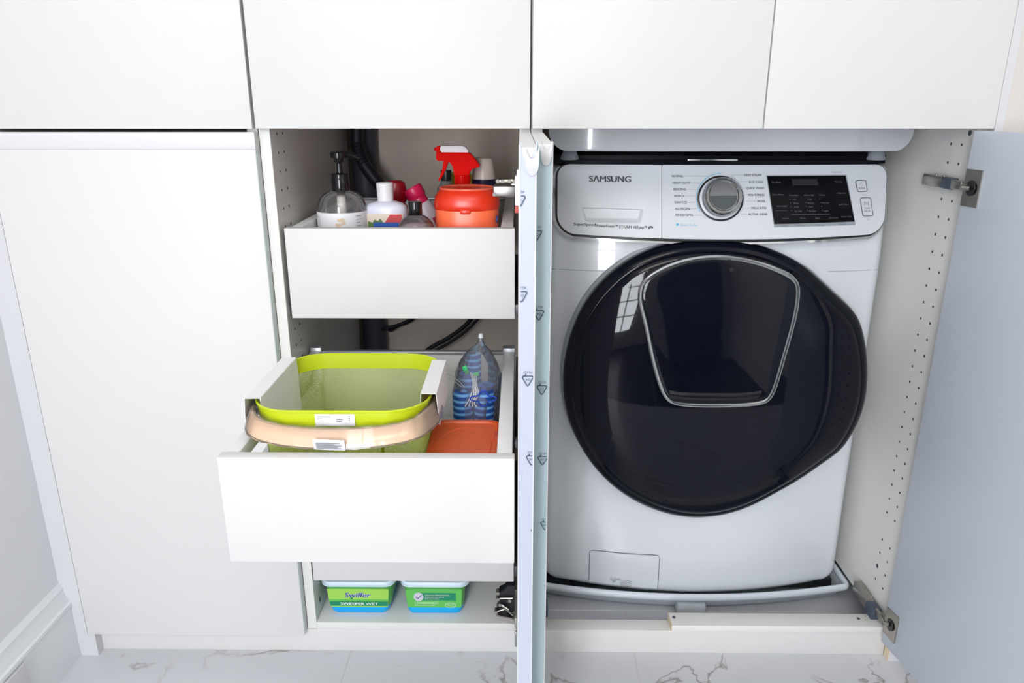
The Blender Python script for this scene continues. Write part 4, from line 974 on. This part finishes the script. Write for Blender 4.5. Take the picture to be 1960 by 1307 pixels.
# diamond wire mesh: two families of slanted wires on the tapering wall
NW, NZ = 230, 40
wp = resample(rrect(bhx, bhy, 0.062, 10), NW)
def wall_pt(i, v):
    p = wp[int(i) % NW]; q = wp[(int(i) + 1) % NW]; t = i - math.floor(i)
    s = lerp(0.825, 0.985, v); return Vector((bcx + lerp(p[0], q[0], t) * s, bcy + lerp(p[1], q[1], t) * s, lerp(M0 + 0.006, ZR0 + 0.004, v)))
def wire_mesh():
    m = MB(); wd_ = 0.00058
    V = []; F = []
    steps = 20
    for sgn in (1, -1):
        for i in range(NW):
            base = len(V)
            for k in range(steps + 1):
                v = k / steps; p = wall_pt(i + sgn * v * NZ / 1.0, v); o = Vector((bcx, bcy, p.z)); nrm = (p - o).normalized()
                tg = Vector((-nrm.y, nrm.x, 0))
                V.append((p - tg * wd_)[:]); V.append((p + tg * wd_)[:]); V.append((p + nrm * 0.0009)[:])
            for k in range(steps):
                a = base + 3 * k; b = a + 3
                F += [(a, a + 1, b + 1, b), (a + 1, a + 2, b + 2, b + 1), (a + 2, a, b, b + 2)]
    m.v = V; m.f = F
    return m
part('wire_mesh', wire_mesh(), LIMED, bk, smooth=False, kind='stuff')
fm = MB()
hx, hy = bhx * 0.815, bhy * 0.815
for k in range(-40, 41):
    o = k * 0.0056
    for sg in (1, -1):
        # lines y = sg*x + o clipped to the floor rectangle
        t0, t1 = -hx, hx
        ya, yb2 = sg * t0 + o, sg * t1 + o
        pts = []
        for t in ls(-hx, hx, 41):
            y = sg * t + o
            if abs(y) < hy and not (abs(t) > hx - .03 and abs(y) > hy - .03 and (abs(t) - hx + .05) + (abs(y) - hy + .05) > .06): pts.append((t, y))
        if len(pts) > 1:
            a, b = pts[0], pts[-1]; w_ = 0.0006
            fm.add([(bcx + a[0] - w_, bcy + a[1], M0 + 0.0035), (bcx + a[0] + w_, bcy + a[1], M0 + 0.0035), (bcx + b[0] + w_, bcy + b[1], M0 + 0.0035), (bcx + b[0] - w_, bcy + b[1], M0 + 0.0035)], [(0, 1, 2, 3)])
part('floor_mesh', fm, LIMED, bk, smooth=False, kind='stuff')
for sx2, sy2 in ((-1, -1), (1, -1), (1, 1), (-1, 1)):
    pass
    i = int(NW * k); p0, p1 = wall_pt(i, 0), wall_pt(i, 1); part('corner_rod', MB().tube([p0, p1], 0.0022, 8), LIME, bk)
# bent wood handle folded down over the front
hp = []
for x, y, z in spline([(-0.4175, -0.170, 0.6600), (-0.4190, -0.230, 0.6520), (-0.4150, -0.285, 0.6440), (-0.395, -0.318, 0.6370), (-0.345, -0.332, 0.6310), (-0.2815, -0.335, 0.6290), (-0.218, -0.332, 0.6310), (-0.168, -0.318, 0.6370), (-0.148, -0.285, 0.6440), (-0.1440, -0.230, 0.6520), (-0.1455, -0.170, 0.6600)], 6):
    hp.append(Vector((x, y, z - 0.004 + 0.023 * max(0, min(1, (-y - 0.20) / 0.10)))))
def ribbon(path, h, th, tiltf=0.0):
    m = MB(); v = []; n = len(path)
    for i, p in enumerate(path):
        t = (path[min(i + 1, n - 1)] - path[max(i - 1, 0)]).normalized(); o = Vector((t.y, -t.x, 0)).normalized()
        up = Vector((0, 0, 1)) - o * tiltf
        for a, b in ((-1, -1), (1, -1), (1, 1), (-1, 1)): v.append(p + o * (a * th / 2) + up * (b * h / 2))
    f = [(4 * i + k, 4 * i + (k + 1) % 4, 4 * i + 4 + (k + 1) % 4, 4 * i + 4 + k) for i in range(n - 1) for k in range(4)]
    f += [(3, 2, 1, 0), (4 * n - 4, 4 * n - 3, 4 * n - 2, 4 * n - 1)]
    return m.add(v, f)
hdl = part('handle', ribbon(hp, 0.0240, 0.0045, 0.35), WOOD, bk, angle=60)
hp2 = [p + Vector((0, -0.0005, 0.001 * math.sin(i * 1.9))) for i, p in enumerate(hp[4:-4])]
part('plastic_wrap', ribbon(hp2, 0.0275, 0.0072, 0.35), film_mat('wrap_film', (0.99, 0.99, 0.99, 1), 0.12, 0.05), hdl, angle=80)
tg_ = part('handle_tag', MB().box(-0.306, -0.2620, -0.3470, -0.3462, 0.6330, 0.6530, 0.0003, rot=Matrix.Rotation(0.35, 3, "X") @ Matrix.Rotation(0.05, 3, 'Y')), LABELW, hdl)
m = MB(); yy = -0.3480; zo = 0.018
for i in range(5): m.add([(x, yy - 0.0015 + (z - .625) * -0.35, z + zo) for x, z in ((-.302, .6195 + i * .0023), (-.302 + [.034, .030, .036, .026, .034, .022][i], .6190 + i * .0023), (-.302 + [.034, .030, .036, .026, .034, .022][i], .6202 + i * .0023), (-.302, .6207 + i * .0023))], [(0, 1, 2, 3)])
part('tag_print', m, LPRINT, tg_, smooth=False)
stk = part('price_sticker', MB().box(-0.3105, -0.2530, -0.3140, -0.3134, 0.6570, 0.6755, 0.0002), LABELW, bk)
m = MB()
for x0, x1, z in ((-.307, -.289, .6710), (-.307, -.298, .6680), (-.280, -.270, .6668), (-.280, -.272, .6640), (-.262, -.260, .6715), (-.262, -.260, .6685), (-.262, -.260, .6655)):
    m.add([(x, -0.3144, zz) for x, zz in ((x0, z), (x1, z), (x1, z + .0012), (x0, z + .0012))], [(0, 1, 2, 3)])
part('sticker_print', m, mat('light_print', rgb(130, 134, 142), .6), stk, smooth=False)
# cardboard sleeves folded over both side rims
def sleeve(sg, inside, y0, y1, outd, ind, tw):
    X0 = bcx + sg * bhx
    m = MB()
    # top strip, outer flap, inner flap
    for (a, b) in (((X0 + sg * 0.010, ZR1 + 0.0070), (X0 - sg * 0.013, ZR1 + 0.0075)), ((X0 + sg * 0.010, ZR1 + 0.0072), (X0 + sg * (0.0135), ZR1 - outd)), ((X0 - sg * 0.013, ZR1 + 0.0075), (X0 - sg * inside, ZR1 - ind))):
        m.sheet(lambda u, v: (lerp(a[0], b[0], u), lerp(y0 + tw * (a[1] - lerp(a[1], b[1], u)), y1 - tw * (a[1] - lerp(a[1], b[1], u)), v), lerp(a[1], b[1], u)), ls(0, 1, 3), ls(0, 1, 3), 0.0008, d=(-sg, 0, 0) if a[1] - b[1] > 0.004 else (0, 0, 1))
    return part('card_sleeve', m, CARD, bk, angle=20)
sleeve(-1, 0.016, -0.283, -0.098, 0.030, 0.085, 0.05)
sleeve(1, 0.016, -0.262, -0.110, 0.045, 0.050, 0.10)

# orange box beside the basket
ob_ = thing('orange_container', 'flat-lidded orange plastic container at the front right of the middle drawer', 'box', (-0.112, -0.215, M0))
def rbox(hx, hy, r, secs, cx, cy, mat_, name, parent, **k):
    base = rrect(hx, hy, r, 7); n = len(base); v = []; f = []
    for s, z in secs:
        for x, y in base: v.append((cx + x * s, cy + y * s, z))
    for j in range(len(secs) - 1):
        for i in range(n): f.append((j * n + i, j * n + (i + 1) % n, (j + 1) * n + (i + 1) % n, (j + 1) * n + i))
    f += [tuple(range(n - 1, -1, -1)), tuple((len(secs) - 1) * n + i for i in range(n))]
    return part(name, MB().add(v, f), mat_, parent, **k)
ocx, ocy = -0.1045, -0.236
rbox(0.0540, 0.0960, 0.018, [(0.93, M0), (0.95, M0 + 0.004), (0.985, 0.575), (0.985, 0.580)], ocx, ocy, ORANGE, 'box_body', ob_)
ol = rbox(0.0560, 0.0985, 0.020, [(1.0, 0.576), (1.0, 0.586), (0.985, 0.591), (0.90, 0.5915), (0.885, 0.589), (0.6, 0.589)], ocx, ocy, ORANGE, 'lid', ob_)
part('raised_oval', MB().tube([(ocx + 0.043 * math.cos(a), ocy + 0.068 * math.sin(a), 0.5885) for a in ls(0, 2 * PI, 41)[:-1]], 0.0013, 6, closed=True), ORANGE, ol)
part('clip', MB().box(ocx + 0.047, ocx + 0.0600, ocy + 0.020, ocy + 0.050, 0.570, 0.5925, 0.002), mat('orange_clip', rgb(205, 78, 36), .4), ol)
part('clip', MB().box(ocx + 0.047, ocx + 0.0600, ocy - 0.075, ocy - 0.045, 0.570, 0.5925, 0.002), MATS['orange_clip'], ol)

# clear bag with blue striped rolls
def striped():
    m = bpy.data.materials.new('blue_stripes'); m.use_nodes = True; nt = m.node_tree; b = nt.nodes['Principled BSDF']; b.inputs['Roughness'].default_value = 0.6
    tc = nt.nodes.new('ShaderNodeTexCoord'); wv = nt.nodes.new('ShaderNodeTexWave'); wv.bands_direction = 'Z'; wv.inputs['Scale'].default_value = 27; wv.inputs['Distortion'].default_value = 0.6
    r = nt.nodes.new('ShaderNodeValToRGB'); r.color_ramp.interpolation = 'CONSTANT'
    r.color_ramp.elements[0].color = rgb(24, 70, 150); r.color_ramp.elements[1].position = 0.45; r.color_ramp.elements[1].color = rgb(44, 122, 208)
    e = r.color_ramp.elements.new(0.78); e.color = rgb(120, 182, 232)
    nt.links.new(tc.outputs['Object'], wv.inputs['Vector']); nt.links.new(wv.outputs['Fac'], r.inputs[0]); nt.links.new(r.outputs[0], b.inputs['Base Color'])
    return m
STR = striped()
bg = thing('bag_of_rolls', 'clear plastic bag of blue striped rolls tied at the top, in the drawer corner', 'bag', (-0.095, -0.03, M0))
for i, (x, y, z0, z1, r, lean) in enumerate(((-0.1170, -0.075, M0 + .004, 0.618, 0.0180, 0.0), (-0.0800, -0.075, M0 + .004, 0.621, 0.0180, 0.0), (-0.1120, -0.030, M0 + .004, 0.635, 0.0170, 0.03), (-0.0780, -0.028, M0 + .004, 0.612, 0.0170, 0.0), (-0.1040, 0.007, M0 + .004, 0.660, 0.0150, 0.05))):
    rl = part('roll', MB().lathe([(r * 0.9, z0), (r, z0 + .004), (r, z1 - .006), (r * 0.86, z1), (r * 0.45, z1 + .0005), (r * 0.4, z1 - 0.006)], x, y, 24), STR, bg)
part('green_tag', MB().box(-0.1170, -0.1090, -0.052, -0.048, 0.640, 0.656, 0.001, rot=Matrix.Rotation(-0.4, 3, 'Y')), mat('tag_green', rgb(40, 200, 110), .4), bg)
part('green_tag', MB().box(-0.1000, -0.0900, -0.054, -0.050, 0.6370, 0.6440, 0.001, rot=Matrix.Rotation(-0.3, 3, 'Y')), MATS['tag_green'], bg)
cd = MB()
for q in range(4):
    o = q * 0.0034
    cd.tube(spline([(-0.104 + o, -0.056, 0.645 - 0.002 * q), (-0.099 + o * 0.6, -0.076, 0.634), (-0.1010 + o * 1.2, -0.096, 0.620), (-0.106 + o, -0.0985, 0.608 - .001 * q), (-0.112 + 2 * o, -0.0985, 0.598)], 5), 0.0009, 6)
part('white_cord', cd, mat('cord_white', rgb(214, 216, 214), .7), bg)
bn = []
for i in range(48):
    a = 2 * PI * i / 48; r = 0.014 + 0.0042 * math.cos(4 * a) ; bn.append((-0.0800 + r * 1.25 * math.cos(a), -0.0990, 0.6130 + r * 0.80 * math.sin(a)))
part('bone_outline', MB().tube(bn, 0.0013, 6, closed=True), mat('bright_blue', rgb(30, 74, 190), .35), bg)
bp = []
for j, (z, rx_, ry_, cx, cy) in enumerate(((M0 + .002, .040, .055, -.0975, -.040), (0.52, .043, .062, -.0965, -.040), (0.56, .042, .062, -.0955, -.040), (0.605, .043, .062, -.0950, -.037), (0.632, .041, .058, -.0930, -.030), (0.652, .034, .038, -.0930, -.015), (0.668, .022, .024, -.0920, -.008), (0.680, .009, .009, -.0895, -.005), (0.690, .0034, .0034, -.0880, -.004), (0.697, .0042, .0042, -.0880, -.004))):
    n = 36
    for i in range(n):
        a = 2 * PI * i / n; w_ = 1 + 0.035 * math.sin(7 * a + z * 90) + 0.03 * math.sin(11 * a - z * 60); bp.append((cx + rx_ * w_ * math.cos(a), cy + ry_ * w_ * math.sin(a), z))
f = [(j * n + i, j * n + (i + 1) % n, (j + 1) * n + (i + 1) % n, (j + 1) * n + i) for j in range(9) for i in range(n)] + [tuple(range(n)), tuple(9 * n + i for i in range(n))]
part('clear_bag', MB().add(bp, f), CLEAR, bg, angle=80)
part('knot', MB().tube([(-0.0880, -0.004, 0.694), (-0.0878, -0.004, 0.7015)], [0.0048, 0.0036], 10), mat('knot_film', rgb(200, 202, 206), .3), bg)
ws = MB(); ws.tube(spline([(-0.150, -0.10, 0.664), (-0.137, -0.10, 0.657), (-0.122, -0.10, 0.646), (-0.112, -0.10, 0.634)], 5), 0.0006, 5)
ws.tube(spline([(-0.150, -0.10, 0.655), (-0.135, -0.10, 0.649), (-0.118, -0.10, 0.636)], 5), 0.0005, 5)
part('tie_string', ws, mat('string_grey', rgb(170, 172, 174), .5), bg)

# ------------------------------------------------------------------ refill tubs on the bottom panel
GRN = mat('tub_green_label', rgb(96, 190, 84), 0.4); DG = mat('tub_dark_green', rgb(0, 136, 96), 0.4); LG = mat('tub_light_green', rgb(160, 214, 84), 0.4)
BLU = mat('tub_blue', rgb(0, 172, 238), 0.3); CYR = mat('lid_rim_clear', rgb(224, 240, 250), 0.08, coat=0.6); WP = mat('white_print', rgb(246, 250, 250), 0.5); NAVY = mat('logo_blue', rgb(44, 66, 150), 0.5)
def tubbox(x0, x1, xt0, xt1, label, kind):
    cx = (x0 + x1) / 2; Z0, ZT = 0.0707, 0.1500; hy = 0.085; cy = 0.032 + hy
    t = thing('wipes_tub', label, 'tub', (cx, cy, Z0), 'wipe refill tubs on the bottom panel')
    h0, h1 = (x1 - x0) / 2 , (xt1 - xt0) / 2
    ct = (xt0 + xt1) / 2
    def yfr(z): return 0.027 - 0.004 * (z - Z0) / (ZT - Z0)
    def hw(z):
        k = (z - Z0) / (0.133 - Z0); return lerp(h0 + 0.006, h1 - 0.010, min(1, k) ** 0.8)
    base = []
    rr_ = rrect(1, 1, 0.22, 6); n = len(rr_)
    for nm, secs, mm in (('tub_base', [(Z0, -0.006), (0.0735, -0.002), (0.079, 0.0), (0.0895, 0.0)], BLU), ('tub_wall', [(0.0896, 0.0004), (0.11, 0.0004), (0.1365, 0.001)], GRN)):
        v = []
        for z, e in secs:
            H = hw(z) + e; y0 = yfr(z) - e
            for a, b in rr_: v.append((cx + a * H, cy + b * (cy - y0), z))
        f = [(j * n + i, j * n + (i + 1) % n, (j + 1) * n + (i + 1) % n, (j + 1) * n + i) for j in range(len(secs) - 1) for i in range(n)] + [tuple(range(n - 1, -1, -1)), tuple((len(secs) - 1) * n + i for i in range(n))]
        part(nm, MB().add(v, f), mm, t, angle=50)
    # front label sheets
    def lab(z0, z1, name, mm, lift, inset=0.0, par=None):
        def P(u, v):
            z = lerp(z0, z1, v); H = hw(z) - 0.006 - inset; return (cx + lerp(-H, H, u), yfr(z) - lift, z)
        return part(name, MB().sheet(P, ls(0, 1, 5), ls(0, 1, 5), 0.0004), mm, par or t)
    L0 = lab(0.0905, 0.1358, 'label', LG if kind == 0 else GRN, 0.0010, -0.002)
    def F(x, z, l=0.0014):
        def fn(a, b): return (x + a, yfr(z + b) - l, z + b)
        return fn
    if kind == 0:
        lab(0.0930, 0.1045, 'dark_band', DG, 0.0014, -0.0015, L0)
        lab(0.1050, 0.1095, 'green_band', GRN, 0.0012, -0.0015, L0)
        m = MB(); put_text(m, 'Swiffer', 0.0165, F(cx - 0.0285, 0.1155, 0.0022), width=0.0530, slant=0.25)
        v_ = [Vector(q) for q in m.v]; m2 = MB()
        for ddx, ddz in ((-.0009, 0), (.0009, 0), (0, .0008), (0, -.0008)): m2.add([q + Vector((ddx, 0.0005, ddz)) for q in v_], m.f)
        m.add([q + Vector((.0004, -.0001, 0)) for q in v_], list(m.f)); m.add([q + Vector((-.0003, -.0002, .0002)) for q in v_], list(m.f)[:len(m.f) // 2]); part('logo_outline', m2, WP, L0, smooth=False); part('logo_lettering', m, NAVY, L0, smooth=False)
        m = MB(); put_text(m, 'SWEEPER', 0.0092, F(cx - 0.0385, 0.0955, 0.0019), width=0.0500); 
        vv = [Vector(q) for q in m.v]; m.add([q + Vector((.0004, -.0001, 0)) for q in vv], list(m.f)[:])
        put_text(m, 'WET', 0.0092, F(cx + 0.0145, 0.0955, 0.0019), width=0.0260)
        part('band_lettering', m, WP, L0, smooth=False)
        part('leaf_mark', MB().prism([(cx - .019, .1135), (cx - .010, .1145), (cx - .012, .1115), (cx - .014, .1090)], yfr(.107) - .0016, yfr(.107) - .0012), DG, L0)
    else:
        def R(m, xa, xb, za, zb, l=0.0012): m.add([(x, yfr(z) - l, z) for x, z in ((xa, za), (xb, za), (xb, zb), (xa, zb))], [(0, 1, 2, 3)])
        m = MB(); R(m, cx - 0.028, cx + 0.046, 0.1080, 0.1270); part('dark_band', m, DG, L0, smooth=False)
        m = MB(); m.add([(cx - 0.032 + 0.0105 * math.cos(a), yfr(.118) - 0.0018, 0.1175 + 0.0105 * math.sin(a)) for a in ls(0, 2 * PI, 25)[:-1]], [tuple(range(24))]); part('round_badge', m, mat('badge_silver', rgb(206, 206, 214), .4), L0)
        m = MB()
        for a, b in (((cx - .0375, .1180), (cx - .0340, .1130)), ((cx - .0340, .1130), (cx - .0250, .1225))):
            dx, dz = b[0] - a[0], b[1] - a[1]; L = math.hypot(dx, dz); nx, nz = -dz / L * .0008, dx / L * .0008
            m.add([(p[0] + s * nx, yfr(p[1]) - .0024, p[1] + s * nz) for p, s in ((a, -1), (b, -1), (b, 1), (a, 1))], [(0, 1, 2, 3)])
        part('check_mark', m, NAVY, L0, smooth=False)
        m = MB(); put_text(m, 'SAFE ON ALL FINISHED FLOORS\u2020', 0.0040, F(cx - 0.019, 0.1200, 0.0016), width=0.052)
        put_text(m, 'SEGURO PARA TODO TIPO DE', 0.0034, F(cx - 0.019, 0.1152, 0.0016), width=0.040); put_text(m, 'PISOS CON ACABADO', 0.0034, F(cx - 0.019, 0.1108, 0.0016), width=0.030)
        for i in range(3): put_text(m, ['Do not use on unfinished, oiled or waxed wood', 'boards, non-sealed tiles or carpeted floors', 'because they may be water sensitive.'][i], 0.0032, F(cx - 0.041, 0.1030 - i * 0.0040, 0.0016), width=[.050, .050, .042][i])
        v = []
        for a in ls(0, 2 * PI, 33):
            for k in (0.92, 1.0): v.append((cx + 0.034 + 0.0115 * k * math.cos(a), yfr(.097) - .0018, 0.0965 + 0.0062 * k * math.sin(a)))
        m.add(v, [(2 * i, 2 * i + 1, 2 * i + 3, 2 * i + 2) for i in range(32)])
        put_text(m, 'RECYCLE', 0.0030, F(cx + 0.034, 0.0975, .0016), width=.014, align='c'); put_text(m, 'WITH LID', 0.0030, F(cx + 0.034, 0.0935, .0016), width=.014, align='c')
        part('band_lettering', m, WP, L0, smooth=False)
    # clear stepped lid rim
    rim_ = []
    r2 = rrect(h1, hy + 0.004, 0.022, 7)
    lid_ = MB(); n = len(r2); v = []
    for s, z in ((0.955, 0.1345), (1.0, 0.1370), (1.0, 0.1392), (0.975, 0.1405), (0.975, 0.1445), (0.99, 0.1455), (0.985, 0.1480), (0.90, 0.1495)):
        for x, y in r2: v.append((ct + x * s, cy + y * s, z))
    f = [(j * n + i, j * n + (i + 1) % n, (j + 1) * n + (i + 1) % n, (j + 1) * n + i) for j in range(7) for i in range(n)] + [tuple(7 * n + i for i in range(n)), tuple(range(n - 1, -1, -1))]
    part('lid', lid_.add(v, f), CYR, t, angle=40)
tubbox(-0.4086, -0.2977, -0.4345, -0.2775, 'green and blue wipes tub lettered Sweeper Wet, left of the two on the bottom', 0)
tubbox(-0.2473, -0.1422, -0.2675, -0.1215, 'green and blue wipes tub with round check badge, right of the two', 1)
